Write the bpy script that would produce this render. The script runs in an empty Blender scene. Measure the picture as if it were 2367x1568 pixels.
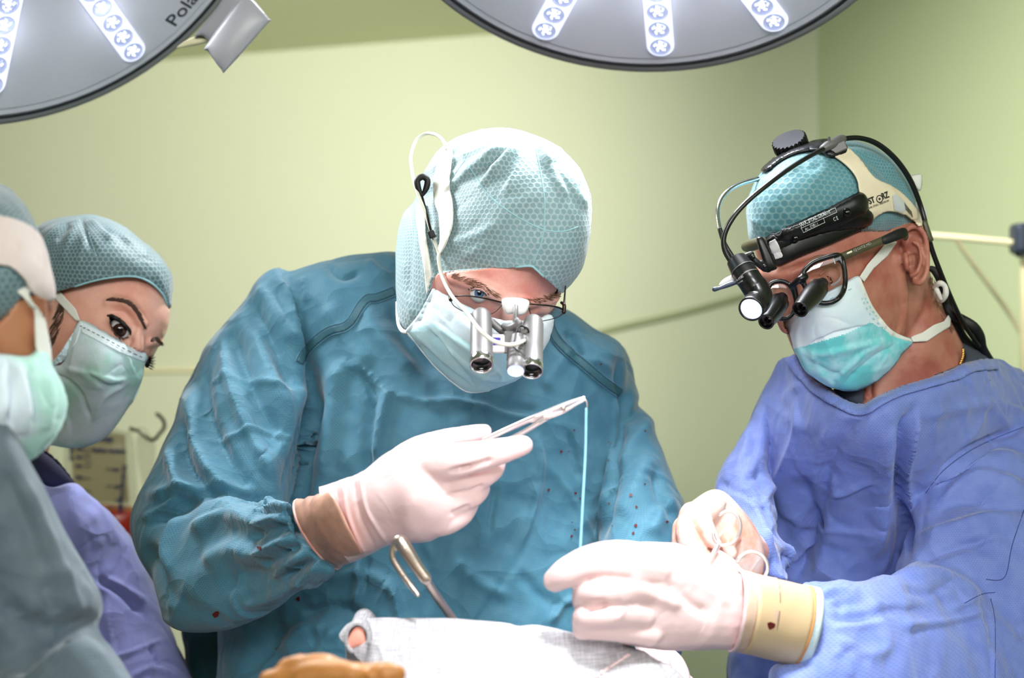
import bpy, math, random
import numpy as np
from mathutils import Vector, Matrix
from mathutils.bvhtree import BVHTree

# ------------------------------------------------------------------ camera, world, lights, exposure
SC = bpy.context.scene
COL = SC.collection
F, CX, CY, CAMZ = 3287.5, 1183.5, 784.0, 1.5
def P(px, py, Y):
    return np.array([(px-CX)/F*Y, Y, CAMZ-(py-CY)/F*Y])
cd = bpy.data.cameras.new('camera'); cam = bpy.data.objects.new('camera', cd); COL.objects.link(cam)
cam.location = (0, 0, CAMZ); cam.rotation_euler = (math.pi/2, 0, 0)
cd.sensor_width = 36; cd.lens = 50; cd.clip_start = .02
cd.dof.use_dof = True; cd.dof.focus_distance = 1.38; cd.dof.aperture_fstop = 4.5
SC.camera = cam
SC.view_settings.view_transform = 'Standard'; SC.view_settings.look = 'None'
SC.view_settings.gamma = 1; SC.view_settings.use_curve_mapping = False
SC.view_settings.exposure = 0.0

wd = bpy.data.worlds.new('world'); SC.world = wd; wd.use_nodes = True
wd.node_tree.nodes['Background'].inputs[0].default_value = (.80, .93, .95, 1)
wd.node_tree.nodes['Background'].inputs[1].default_value = .30

def aim(o, tgt):
    d = Vector(tgt)-o.location
    o.rotation_euler = d.to_track_quat('-Z', 'Y').to_euler()
def area(name, loc, tgt, sx, sy, power, col):
    l = bpy.data.lights.new(name, 'AREA'); l.shape = 'RECTANGLE'; l.size = sx; l.size_y = sy
    l.energy = power; l.color = col
    o = bpy.data.objects.new(name, l); COL.objects.link(o); o.location = loc; aim(o, tgt); return o
def spot(name, loc, tgt, power, col, ang=45, blend=.6, rad=.12):
    l = bpy.data.lights.new(name, 'SPOT'); l.energy = power; l.color = col
    l.spot_size = math.radians(ang); l.spot_blend = blend; l.shadow_soft_size = rad
    o = bpy.data.objects.new(name, l); COL.objects.link(o); o.location = loc; aim(o, tgt); return o
# soft room light from above, then added unseen fills and spots
area('ceiling_fill_light', (1.1, -.4, 2.66), (.1, 1.6, 1.2), 2.0, 1.4, 42, (.95, .97, 1))
spot('added_wall_flood', (-.65, 2.3, 2.2), (-1.25, 6.3, 1.75), 500, (1, .955, .88), 80, 1, .25)  # added unseen spot, a warm pool on the left of the back wall
spot('added_wall_flood', (-.1, 2.2, 2.5), (.4, 5.4, 1.0), 60, (.92, 1, .92), 74, 1, .25)  # weak added spot that lifts the wall towards the corner
area('ceiling_fill_light', (0, -2.1, 2.6), (.0, 1.5, 1.5), 1.6, .7, 88, (1, .98, .97))  # added fill from further back, at a low angle to brighten faces
spot('added_wall_flood', (.35, 2.3, 2.55), (1.85, 3.9, 1.75), 270, (1, .965, .88), 74, 1, .25)  # another added spot, only to lighten the right wall
spot('spot_beam', (.0, 2.05, 2.5), (-.50, 1.66, 1.6), 110, (.95, .97, 1), 30, .7, .10)  # added out-of-view spot for the woman's cap and shoulder
# beams of the two surgical lamps, and one added spot from out of view
LAMP_A = dict(c=P(1482.5, -316.2, 1.523), th=.973, ph=-.189)
LAMP_B = dict(c=P(64, -236, 1.568), th=.75, ph=.865)
ADDED_SPOT_POS = (.15, .45, 2.45)  # position of a made-up lamp above the frame; no fixture is built
tgt = P(1400, 1450, 1.16)
def nrm(L):
    return np.array([math.sin(L['ph'])*math.cos(L['th']), -math.cos(L['ph'])*math.cos(L['th']), -math.sin(L['th'])])
spot('spot_beam', LAMP_A['c']+nrm(LAMP_A)*.05, P(1330, 1150, 1.2), 50, (.93, .96, 1), 95, .8, .13)
spot('spot_beam', LAMP_B['c']+nrm(LAMP_B)*.05, P(1300, 1450, 1.2), 38, (.93, .96, 1), 75, .8, .13)
spot('spot_beam', ADDED_SPOT_POS, P(1480, 1450, 1.2), 160, (.95, .97, 1), 26, .7, .12)  # added spot that brightens the drape and gloves

# ------------------------------------------------------------------ small numeric tools
def lin(c):
    if isinstance(c, str):
        c = [int(c[i:i+2], 16)/255 for i in (0, 2, 4)]
    return tuple(x/12.92 if x <= .04045 else ((x+.055)/1.055)**2.4 for x in c)+(1,)
def A(l): return np.array(l, float)
def catmull(pts, n=6, closed=True):
    p = A(pts); N = len(p); out = []
    segs = N if closed else N-1
    for i in range(segs):
        if closed: a, b, c, d = p[(i-1) % N], p[i], p[(i+1) % N], p[(i+2) % N]
        else: a, b, c, d = p[max(i-1, 0)], p[i], p[i+1], p[min(i+2, N-1)]
        for k in range(n):
            t = k/n
            out.append(.5*((2*b)+(-a+c)*t+(2*a-5*b+4*c-d)*t*t+(-a+3*b-3*c+d)*t**3))
    if not closed: out.append(p[-1])
    return np.array(out)
def pdist(Q, poly, closed=True):
    """distance, closest point, side and arc parameter from 2-D points Q to a polyline"""
    a = A(poly); b = np.roll(a, -1, 0)
    if not closed: a, b = a[:-1], b[:-1]
    best = np.full(len(Q), 1e18); cp = np.zeros((len(Q), 2)); side = np.zeros(len(Q)); tt = np.zeros(len(Q))
    L = np.linalg.norm(b-a, axis=1); cum = np.concatenate([[0], np.cumsum(L)]); tot = max(cum[-1], 1e-9)
    for i in range(len(a)):
        ab = b[i]-a[i]; l2 = max(ab@ab, 1e-12)
        t = np.clip(((Q-a[i])@ab)/l2, 0, 1)
        c = a[i]+t[:, None]*ab; d = ((Q-c)**2).sum(1); m = d < best
        best[m] = d[m]; cp[m] = c[m]; tt[m] = (cum[i]+t[m]*L[i])/tot
        side[m] = np.sign(ab[0]*(Q[m, 1]-a[i][1])-ab[1]*(Q[m, 0]-a[i][0]))
    return np.sqrt(best), cp, side, tt
def inside(Q, poly):
    a = A(poly); b = np.roll(a, -1, 0); r = np.zeros(len(Q), bool); x, y = Q[:, 0], Q[:, 1]
    for i in range(len(a)):
        c = (a[i][1] > y) != (b[i][1] > y)
        if abs(b[i][1]-a[i][1]) < 1e-12: continue
        xi = (b[i][0]-a[i][0])*(y-a[i][1])/(b[i][1]-a[i][1])+a[i][0]
        r ^= c & (x < xi)
    return r
def sdf(Q, poly):
    d, cp, _, _ = pdist(Q, poly)
    return np.where(inside(Q, poly), d, -d), cp
def rbf(ctrl):
    """thin-plate interpolation of (px, py, value) controls; a number gives a constant"""
    if not isinstance(ctrl, (list, tuple)): return lambda Q: np.full(len(Q), float(ctrl))
    c = A(ctrl); X = c[:, :2]/1000; n = len(c)
    if n >= 3: sv = np.linalg.svd(X-X.mean(0), compute_uv=False)
    if n == 3 or (n > 3 and sv[1] < .2*sv[0]):
        m = X.mean(0); g = np.linalg.pinv(X-m, rcond=.25)@(c[:, 2]-c[:, 2].mean())
        return lambda Q: c[:, 2].mean()+np.clip((Q/1000-m)@g, -.1, .1)
    if n < 3:
        if n == 1: return lambda Q: np.full(len(Q), c[0, 2])
        d = X[1]-X[0]; l2 = d@d
        return lambda Q: c[0, 2]+np.clip(((Q/1000-X[0])@d)/l2, -.3, 1.3)*(c[1, 2]-c[0, 2])
    def ker(a, b):
        r = np.linalg.norm(a[:, None]-b[None], axis=2); return r*r*np.log(r+1e-9)
    M = np.zeros((n+3, n+3)); M[:n, :n] = ker(X, X)+np.eye(n)*1e-4
    M[:n, n] = 1; M[:n, n+1:] = X; M[n:, :n] = M[:n, n:].T
    w = np.linalg.lstsq(M, np.concatenate([c[:, 2], [0, 0, 0]]), rcond=None)[0]
    return lambda Q: ker(Q/1000, X)@w[:n]+w[n]+(Q/1000)@w[n+1:]
def grad_noise(Pn, seed=0):
    """vectorised 3-D gradient noise in about [-1, 1]"""
    Pf = np.floor(Pn).astype(np.int64); f = Pn-Pf; u = f*f*f*(f*(f*6-15)+10); out = np.zeros(len(Pn))
    for dx in (0, 1):
        for dy in (0, 1):
            for dz in (0, 1):
                h = (Pf[:, 0]+dx)*374761393+(Pf[:, 1]+dy)*668265263+(Pf[:, 2]+dz)*2147483647+seed*144665
                h = (h ^ (h >> 13))*1274126177; h = h ^ (h >> 16)
                a = (h & 1023)/1023*2*np.pi; z = ((h >> 10) & 1023)/1023*2-1; r = np.sqrt(1-z*z)
                g = r*np.cos(a)*(f[:, 0]-dx)+r*np.sin(a)*(f[:, 1]-dy)+z*(f[:, 2]-dz)
                out += g*(u[:, 0] if dx else 1-u[:, 0])*(u[:, 1] if dy else 1-u[:, 1])*(u[:, 2] if dz else 1-u[:, 2])
    return out*1.6

# ------------------------------------------------------------------ shape tools
def mesh_poly(poly, step):
    """triangle mesh of a 2-D polygon, border vertices exactly on the outline"""
    p = A(poly); step = min(step, (p.max(0)-p.min(0)).min()/3); x0, y0 = p.min(0)-step; x1, y1 = p.max(0)+step
    nx = int((x1-x0)/step)+2; ny = int((y1-y0)/step)+2
    gx, gy = np.meshgrid(x0+np.arange(nx)*step, y0+np.arange(ny)*step)
    gx = gx+(np.arange(ny) % 2)[:, None]*step*.5
    Q = np.stack([gx.ravel(), gy.ravel()], 1); s, cp = sdf(Q, p)
    snap = np.abs(s) < .35*step
    Q[snap] = cp[snap]; s[snap] = 0
    idx = np.arange(nx*ny).reshape(ny, nx); T = []
    for r in range(ny-1):
        a, b, c, d = idx[r, :-1], idx[r, 1:], idx[r+1, 1:], idx[r+1, :-1]
        if r % 2 == 0: T += [np.stack([a, b, d], 1), np.stack([b, c, d], 1)]
        else: T += [np.stack([a, b, c], 1), np.stack([a, c, d], 1)]
    T = np.concatenate(T)
    Q3 = np.concatenate([Q, np.zeros((len(Q), 1))], 1)
    V, T, S = clip(Q3, T, s)
    return V[:, :2], T, S
def clip(V, T, s, eps=1e-9):
    """keep the part of a triangle mesh where s >= 0, cutting cleanly along s = 0"""
    T = np.asarray(T); keep = s >= 0
    k = keep[T].sum(1); full = T[k == 3]; part = T[(k == 1) | (k == 2)]
    full = full[~(np.all(np.abs(s[full]) < eps, axis=1) & (k[k == 3] == 3))] if len(full) else full
    newV, newS, cache, tris = [], [], {}, []
    def cut(i, j):
        key = (min(i, j), max(i, j))
        if key not in cache:
            t = s[i]/(s[i]-s[j]); newV.append(V[i]+(V[j]-V[i])*t); newS.append(0.)
            cache[key] = len(V)+len(newV)-1
        return cache[key]
    for t in part:
        t = list(t); ins = [keep[i] for i in t]
        for r in range(3):
            a, b, c = t[r], t[(r+1) % 3], t[(r+2) % 3]
            if ins[r] and not ins[(r+1) % 3] and not ins[(r+2) % 3]:
                if abs(s[a]) < eps: break
                tris.append((a, cut(a, b), cut(a, c))); break
            if ins[r] and ins[(r+1) % 3] and not ins[(r+2) % 3]:
                if abs(s[a]) < eps and abs(s[b]) < eps: break
                if abs(s[a]) < eps: tris.append((a, b, cut(b, c)))
                elif abs(s[b]) < eps: tris.append((a, b, cut(a, c)))
                else:
                    q, w = cut(b, c), cut(a, c); tris += [(a, b, q), (a, q, w)]
                break
    V2 = np.concatenate([V, np.array(newV).reshape(-1, V.shape[1])]) if newV else V
    S2 = np.concatenate([s, newS]) if newS else s
    T2 = np.concatenate([full, np.array(tris).reshape(-1, 3)]).astype(int) if len(tris) else full
    used = np.unique(T2); m = np.full(len(V2), -1); m[used] = np.arange(len(used))
    return V2[used], m[T2], S2[used]
def dome(poly, n=72):
    """smooth 0..1 height over a polygon: square root of the Poisson solution (an ellipse gives an ellipsoid)"""
    p = A(poly); x0, y0 = p.min(0); x1, y1 = p.max(0); st = max(x1-x0, y1-y0)/n
    nx = int((x1-x0)/st)+5; ny = int((y1-y0)/st)+5; ox, oy = x0-2*st, y0-2*st
    gx, gy = np.meshgrid(ox+np.arange(nx)*st, oy+np.arange(ny)*st)
    Q = np.stack([gx.ravel(), gy.ravel()], 1); s = sdf(Q, p)[0].reshape(ny, nx); m = s > 0
    u = np.where(m, np.maximum(s, 0)**1.0, 0)*st*4
    for i in range(1600):
        w = np.zeros_like(u); w[1:-1, 1:-1] = .25*(u[:-2, 1:-1]+u[2:, 1:-1]+u[1:-1, :-2]+u[1:-1, 2:]+st*st)
        u = np.where(m, w, 0)
    ok = s > 1.2*st; q = np.where(ok, u/np.maximum(s, 1e-6), 0); wt = ok.astype(float)
    for i in range(8):
        qs = np.zeros_like(q); ws = np.zeros_like(q)
        for dy in (-1, 0, 1):
            for dx in (-1, 0, 1):
                qs += np.roll(np.roll(q*wt, dy, 0), dx, 1); ws += np.roll(np.roll(wt, dy, 0), dx, 1)
        new = (~ok) & (ws > 0); q = np.where(new, qs/np.maximum(ws, 1e-9), q); wt = np.where(new | ok, 1., wt*1.)
        ok = ok | new
    umax = u.max()
    def h(Qp, S):
        fx = np.clip((Qp[:, 0]-ox)/st, 0, nx-1.001); fy = np.clip((Qp[:, 1]-oy)/st, 0, ny-1.001)
        ix, iy = fx.astype(int), fy.astype(int); tx, ty = fx-ix, fy-iy
        v = (q[iy, ix]*(1-tx)+q[iy, ix+1]*tx)*(1-ty)+(q[iy+1, ix]*(1-tx)+q[iy+1, ix+1]*tx)*ty
        return np.sqrt(np.clip(v*np.maximum(S, 0)/umax, 0, 1))
    return h
def lift(Q, Y):
    return np.stack([(Q[:, 0]-CX)/F*Y, Y, CAMZ-(Q[:, 1]-CY)/F*Y], 1)
def vol(poly, Yc, Tf, Tb=None, step=None, sm=5, pw=1.0):
    """closed rounded volume whose outline is the given one; Yc = depth of its mid surface"""
    if Tb is None: Tb = Tf
    p = catmull(poly, sm) if sm else A(poly)
    ext = (p.max(0)-p.min(0)).max()
    if step is None: step = max(ext/70, 2.5)
    Q, T, S = mesh_poly(p, step); S = np.where(np.abs(S) < 1e-6, 0, S)
    h = dome(p)(Q, S)**pw; yc = rbf(Yc)(Q)
    n = len(Q); bd = S <= 1e-9
    Vf = lift(Q, yc-Tf*h); Vb = lift(Q, yc+Tb*h); mb = np.arange(n)+n; mb[bd] = np.arange(n)[bd]
    return np.concatenate([Vf, Vb]), np.concatenate([T[:, ::-1], mb[T]])
def sheet(poly, Yc, bulge=0, step=4, sm=5, pw=1.0):
    """open curved sheet over an outline"""
    p = catmull(poly, sm) if sm else A(poly)
    Q, T, S = mesh_poly(p, step); h = dome(p, 48)(Q, np.maximum(S, 0))**pw if bulge else 0
    return lift(Q, rbf(Yc)(Q)-bulge*h), T[:, ::-1], Q
def frame(t):
    t = t/np.linalg.norm(t); up = A([0, 0, 1]) if abs(t[2]) < .9 else A([1, 0, 0])
    a = np.cross(t, up); a /= np.linalg.norm(a); return a, np.cross(t, a)
def tube3(pts, rad, seg=12, n=4, caps=True, closed=False, flat=1.0, fdir=None):
    """tapering tube through 3-D points; flat < 1 thins it along fdir"""
    p = np.concatenate([A(pts), np.broadcast_to(A(rad).reshape(-1, 1), (len(pts), 1))], 1)
    if n > 1 and len(pts) > 2: p = catmull(p, n, closed)
    X, R = p[:, :3], np.maximum(p[:, 3], 1e-5); m = len(X); V = []; fr = None
    rings = []
    for i in range(m):
        t = (X[(i+1) % m]-X[i-1]) if closed else X[min(i+1, m-1)]-X[max(i-1, 0)]
        t = t/max(np.linalg.norm(t), 1e-12)
        if fr is None: a, b = frame(t)
        else:
            a = fr-t*(fr@t); a /= max(np.linalg.norm(a), 1e-9); b = np.cross(t, a)
        fr = a
        rings.append((X[i], R[i], a, b, t))
    ext = []
    if caps and not closed:
        x, r, a, b, t = rings[0]
        for k in (80, 55, 28): ext.append((x-t*r*math.sin(math.radians(k)), r*math.cos(math.radians(k)), a, b, t))
        x, r, a, b, t = rings[-1]; tail = []
        for k in (28, 55, 80): tail.append((x+t*r*math.sin(math.radians(k)), r*math.cos(math.radians(k)), a, b, t))
        rings = ext+rings+tail
    th = np.arange(seg)/seg*2*np.pi
    for x, r, a, b, t in rings:
        c = r*(np.cos(th)[:, None]*a+np.sin(th)[:, None]*b)
        if flat != 1.0:
            fd = A(fdir)/np.linalg.norm(fdir); c = c-np.outer(c@fd, fd)*(1-flat)
        V.append(x+c)
    V = np.concatenate(V); m = len(rings); Fc = []
    for i in range(m if closed else m-1):
        j = (i+1) % m
        for k in range(seg):
            l = (k+1) % seg; Fc += [(i*seg+k, i*seg+l, j*seg+l), (i*seg+k, j*seg+l, j*seg+k)]
    if not closed:
        V = np.concatenate([V, [V[:seg].mean(0)], [V[-seg:].mean(0)]]); c0, c1 = len(V)-2, len(V)-1; b0 = (m-1)*seg
        for k in range(seg):
            l = (k+1) % seg; Fc += [(c0, l, k), (c1, b0+k, b0+l)]
    return V, np.array(Fc)
def tube(pts, seg=14, n=4, **kw):
    """tube through (px, py, Y, radius in px)"""
    return tube3([P(*q[:3]) for q in pts], [q[3]*q[2]/F for q in pts], seg, n, **kw)
def cat(parts):
    V, T, o = [], [], 0
    for v, t in parts:
        V.append(v); T.append(np.asarray(t)+o); o += len(v)
    return np.concatenate(V), np.concatenate(T)
def lathe(c, ax, prof, seg=32, close=False):
    """revolve (along, radius) pairs about an axis through c"""
    c = A(c); ax = A(ax)/np.linalg.norm(ax); a, b = frame(ax); th = np.arange(seg)/seg*2*np.pi
    V = np.concatenate([c+ax*h+r*(np.cos(th)[:, None]*a+np.sin(th)[:, None]*b) for h, r in prof]); Fc = []
    for i in range(len(prof)-1):
        for k in range(seg):
            l = (k+1) % seg; Fc += [(i*seg+k, i*seg+l, (i+1)*seg+l), (i*seg+k, (i+1)*seg+l, (i+1)*seg+k)]
    return V, np.array(Fc)
def box(c, sx, sy, sz, X=(1, 0, 0), Y=(0, 1, 0), Z=(0, 0, 1), bev=.12):
    """box with chamfered edges about centre c"""
    X, Y, Z, c = A(X), A(Y), A(Z), A(c); b = min(sx, sy, sz)*bev; V = []
    import itertools
    for i, j, k in itertools.product((-1, 1), repeat=3):
        for q in range(3):
            d = [sx/2-b, sy/2-b, sz/2-b]; d[q] += b
            V.append(c+X*i*d[0]+Y*j*d[1]+Z*k*d[2])
    V = np.array(V); return V, hull(V)
def hull(V):
    import bmesh
    bm = bmesh.new(); vs = [bm.verts.new(v) for v in V]
    bmesh.ops.convex_hull(bm, input=vs); bm.verts.index_update()
    bmesh.ops.triangulate(bm, faces=bm.faces[:])
    m = {v: i for i, v in enumerate(vs)}; T = [[m[v] for v in f.verts] for f in bm.faces]; bm.free()
    return np.array(T)
def remesh(parts, voxel, smooth=2):
    """fuse overlapping closed shapes into one continuous surface"""
    V, T = cat(parts)
    me = bpy.data.meshes.new('tmp'); me.from_pydata(V.tolist(), [], T.tolist())
    o = bpy.data.objects.new('tmp', me); COL.objects.link(o)
    m = o.modifiers.new('r', 'REMESH'); m.mode = 'VOXEL'; m.voxel_size = voxel
    ev = o.evaluated_get(bpy.context.evaluated_depsgraph_get()); m2 = ev.to_mesh()
    nv = len(m2.vertices); co = np.empty(nv*3); m2.vertices.foreach_get('co', co); co = co.reshape(-1, 3)
    m2.calc_loop_triangles(); tr = np.empty(len(m2.loop_triangles)*3, np.int32); m2.loop_triangles.foreach_get('vertices', tr)
    ev.to_mesh_clear(); bpy.data.objects.remove(o); bpy.data.meshes.remove(me)
    tr = tr.reshape(-1, 3).astype(int)
    return relax(co, tr, smooth), tr
def relax(V, T, it, lam=.5):
    E = np.concatenate([T[:, [0, 1]], T[:, [1, 2]], T[:, [2, 0]]]); n = len(V)
    deg = np.bincount(E[:, 0], minlength=n)+np.bincount(E[:, 1], minlength=n)
    for _ in range(it):
        S = np.stack([np.bincount(E[:, 0], V[E[:, 1], k], n)+np.bincount(E[:, 1], V[E[:, 0], k], n) for k in range(3)], 1)
        V = V+lam*(S/np.maximum(deg, 1)[:, None]-V)
    return V
def normals(V, T):
    fn = np.cross(V[T[:, 1]]-V[T[:, 0]], V[T[:, 2]]-V[T[:, 0]]); n = len(V)
    N = np.stack([sum(np.bincount(T[:, j], fn[:, k], n) for j in range(3)) for k in range(3)], 1)
    return N/np.maximum(np.linalg.norm(N, axis=1), 1e-12)[:, None]
def proj(V):
    return np.stack([CX+V[:, 0]/V[:, 1]*F, CY-(V[:, 2]-CAMZ)/V[:, 1]*F], 1)
def folds(V, T, strokes, front=True):
    """press and raise cloth folds: (points, width px, height mm, one-sidedness)"""
    N = normals(V, T); Q = proj(V); D = np.zeros(len(V))
    for st in strokes:
        pts, w, a = st[:3]; asym = st[3] if len(st) > 3 else 0
        pl = catmull(pts, 5, False) if len(pts) > 2 else A(pts)
        lo, hi = pl.min(0)-w*2.6, pl.max(0)+w*2.6
        m = np.where((Q > lo).all(1) & (Q < hi).all(1))[0]
        if not len(m): continue
        d, _, sd, t = pdist(Q[m], pl, False)
        ww = np.where(sd*asym < 0, w*(1-.8*abs(asym)), w)
        D[m] += a*.001*np.exp(-(d/ww)**2)*np.clip(np.minimum(t, 1-t)*6+.15, 0, 1)
    if front: D *= np.clip(.35-N[:, 1], 0, 1)**.5
    V = V+N*D[:, None]
    return relax(V, T, 1) if len(strokes) > 20 else V
def crumple(V, T, amp=1.0, seed=0, fr=1.0, stretch=(1, 1, 1)):
    N = normals(V, T); X = V*A(stretch)*fr
    w = np.stack([grad_noise(X*4+k*9.1, seed+k) for k in range(3)], 1)*.12
    X = X+w
    big = grad_noise(X*5, seed+5)
    r1 = .5-np.abs(grad_noise(X*7, seed+6)); r2 = .5-np.abs(grad_noise(X*15, seed+7)); r3 = .5-np.abs(grad_noise(X*34, seed+8))
    msk = np.clip(grad_noise(X*3, seed+9)*1.5+.5, 0, 1)
    c1 = np.exp(-np.abs(grad_noise(X*A([6, 6, 4]), seed+21))/.05); c2 = np.exp(-np.abs(grad_noise(X*A([13, 13, 9]), seed+22))/.06); m2 = np.clip(grad_noise(X*5, seed+23)*2+.4, 0, 1)
    D = (big*.008+r1*.006+r2*.0035*(.3+msk)+r3*.0016*msk+c1*.0062*m2-c2*.0034*msk)*amp
    return V+N*D[:, None]
class Surf:
    """a surface that details are laid on"""
    def __init__(s, V, T): s.b = BVHTree.FromPolygons([tuple(v) for v in V], [tuple(int(i) for i in t) for t in T])
    def at(s, px, py, off=0.):
        d = Vector(((px-CX)/F, 1, -(py-CY)/F)).normalized(); o = Vector((0, 0, CAMZ))
        h = s.b.ray_cast(o, d)
        if h[0] is None:
            for k in range(1, 60):
                for an in range(0, 360, 30):
                    q = (px+2*k*math.cos(math.radians(an)), py+2*k*math.sin(math.radians(an)))
                    d2 = Vector(((q[0]-CX)/F, 1, -(q[1]-CY)/F)).normalized(); h = s.b.ray_cast(o, d2)
                    if h[0] is not None:
                        Y = h[0].y; return P(px, py, Y-off)
            return P(px, py, 1.5)
        n = h[1] if h[1].dot(d) < 0 else -h[1]
        return A(h[0]+(n*.5-d*.5)*off)
    def Y(s, px, py): return s.at(px, py)[1]
    def patch(s, poly, off, step=3, sm=0, crown=0.):
        p = catmull(poly, sm) if sm else A(poly)
        Q, T, S = mesh_poly(p, step); off = off+crown*np.sqrt(np.clip(S/max(S.max(), 1e-6), 0, 1))
        off = np.broadcast_to(off, (len(Q),))
        return np.array([s.at(q[0], q[1], o) for q, o in zip(Q, off)]), T[:, ::-1]
    def line(s, pts, r, off=0., n=8, seg=8, closed=False, **kw):
        pl = catmull(pts, n, closed) if len(pts) > 2 else np.linspace(A(pts[0]), A(pts[1]), 12)
        X = [s.at(q[0], q[1], off) for q in pl]
        rr = r if np.ndim(r) else [r*x[1]/F for x in X]
        if np.ndim(r): rr = np.interp(np.linspace(0, 1, len(X)), np.linspace(0, 1, len(r)), r)*np.array([x[1] for x in X])/F
        return tube3(X, rr, seg, 1, closed=closed, **kw)

def tuck(V, surfs, gap=.003):
    """keep covered skin just beneath the cloth that covers it"""
    V = V.copy(); o = Vector((0, 0, CAMZ))
    for S, back in surfs:
        for i in range(len(V)):
            v = V[i]; d = Vector((v[0], v[1], v[2]-CAMZ)); h = S.b.ray_cast(o, d.normalized())
            if h[0] is not None and h[0].y-back < v[1] < h[0].y+gap:
                k = (h[0].y+gap)/v[1]; V[i] = (v[0]*k, v[1]*k, CAMZ+(v[2]-CAMZ)*k)
    return V
# ------------------------------------------------------------------ objects
ORG = {}
def root(name, label, cat_, loc, group=None):
    o = bpy.data.objects.new(name, None); COL.objects.link(o); o.location = tuple(loc); o.empty_display_size = .05
    o['label'] = label; o['category'] = cat_
    if group: o['group'] = group
    ORG[o.name] = A(loc); return o
def org(o):
    while o is not None:
        if o.name in ORG: return ORG[o.name]
        o = o.parent
    return A([0, 0, 0])
def mk(name, VT, mat, parent=None, uv=None, thick=0, smooth=True, label=None, cat_=None, group=None, kind=None, mats=None, midx=None, autos=None):
    V, T = VT[0], VT[1]
    if parent is None and kind != 'structure':
        L = A([V[:, 0].mean(), V[:, 1].mean(), V[:, 2].min()])
    elif parent is None: L = A([0, 0, 0])
    else: L = org(parent)
    me = bpy.data.meshes.new(name); me.from_pydata((V-L).tolist(), [], [list(map(int, t)) for t in T])
    if mats:
        for m in mats: me.materials.append(m)
        me.polygons.foreach_set('material_index', np.asarray(midx, np.int32))
    elif mat: me.materials.append(mat)
    if smooth: me.polygons.foreach_set('use_smooth', [True]*len(me.polygons))
    if uv is not None:
        l = me.uv_layers.new(name='uv'); vi = np.empty(len(me.loops), np.int32); me.loops.foreach_get('vertex_index', vi)
        l.data.foreach_set('uv', np.asarray(uv)[vi].ravel())
    if autos:
        me.set_sharp_from_angle(angle=math.radians(autos))
    o = bpy.data.objects.new(name, me); COL.objects.link(o)
    if parent is not None: o.parent = parent
    else:
        o.location = tuple(L); ORG[o.name] = L
    if thick:
        m = o.modifiers.new('thickness', 'SOLIDIFY'); m.thickness = thick; m.offset = 0
    if label: o['label'] = label
    if cat_: o['category'] = cat_
    if group: o['group'] = group
    if kind: o['kind'] = kind
    return o
def uv_round(V, c, R):
    """unrolled coordinates in metres around centre c"""
    d = V-A(c); d = d/np.maximum(np.linalg.norm(d, axis=1), 1e-9)[:, None]
    th = np.arccos(np.clip(-d[:, 1], -1, 1)); s = np.maximum(np.sin(th), 1e-4)
    return np.stack([d[:, 0]/s*th*R, d[:, 2]/s*th*R], 1)
def uv_cyl(V, c, R):
    return np.stack([np.arctan2(V[:, 0]-c[0], -(V[:, 1]-c[1]))*R, V[:, 2]], 1)
def text_mesh(s, px, py, ang, size, surf=None, off=.0006, Y=None, sx=1.0, bold=0.0, shear=0):
    """flat lettering laid on a surface; returns mesh; (px,py) = baseline start, size in px"""
    cu = bpy.data.curves.new('t', 'FONT'); cu.body = s; cu.size = 1; cu.offset = bold; cu.resolution_u = 3
    o = bpy.data.objects.new('t', cu); COL.objects.link(o)
    ev = o.evaluated_get(bpy.context.evaluated_depsgraph_get()); m = ev.to_mesh()
    V = np.array([v.co[:] for v in m.vertices]); m.calc_loop_triangles(); T = np.array([t.vertices[:] for t in m.loop_triangles])
    ev.to_mesh_clear(); bpy.data.objects.remove(o); bpy.data.curves.remove(cu)
    c, sn = math.cos(ang), math.sin(ang); x, y = V[:, 0]*size*sx, V[:, 1]*size
    qx = px+x*c-y*sn; qy = py-(x*sn+y*c)
    if surf is not None: W = np.array([surf.at(a, b, off) for a, b in zip(qx, qy)])
    else: W = lift(np.stack([qx, qy], 1), np.full(len(qx), Y))
    return W, T
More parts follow.
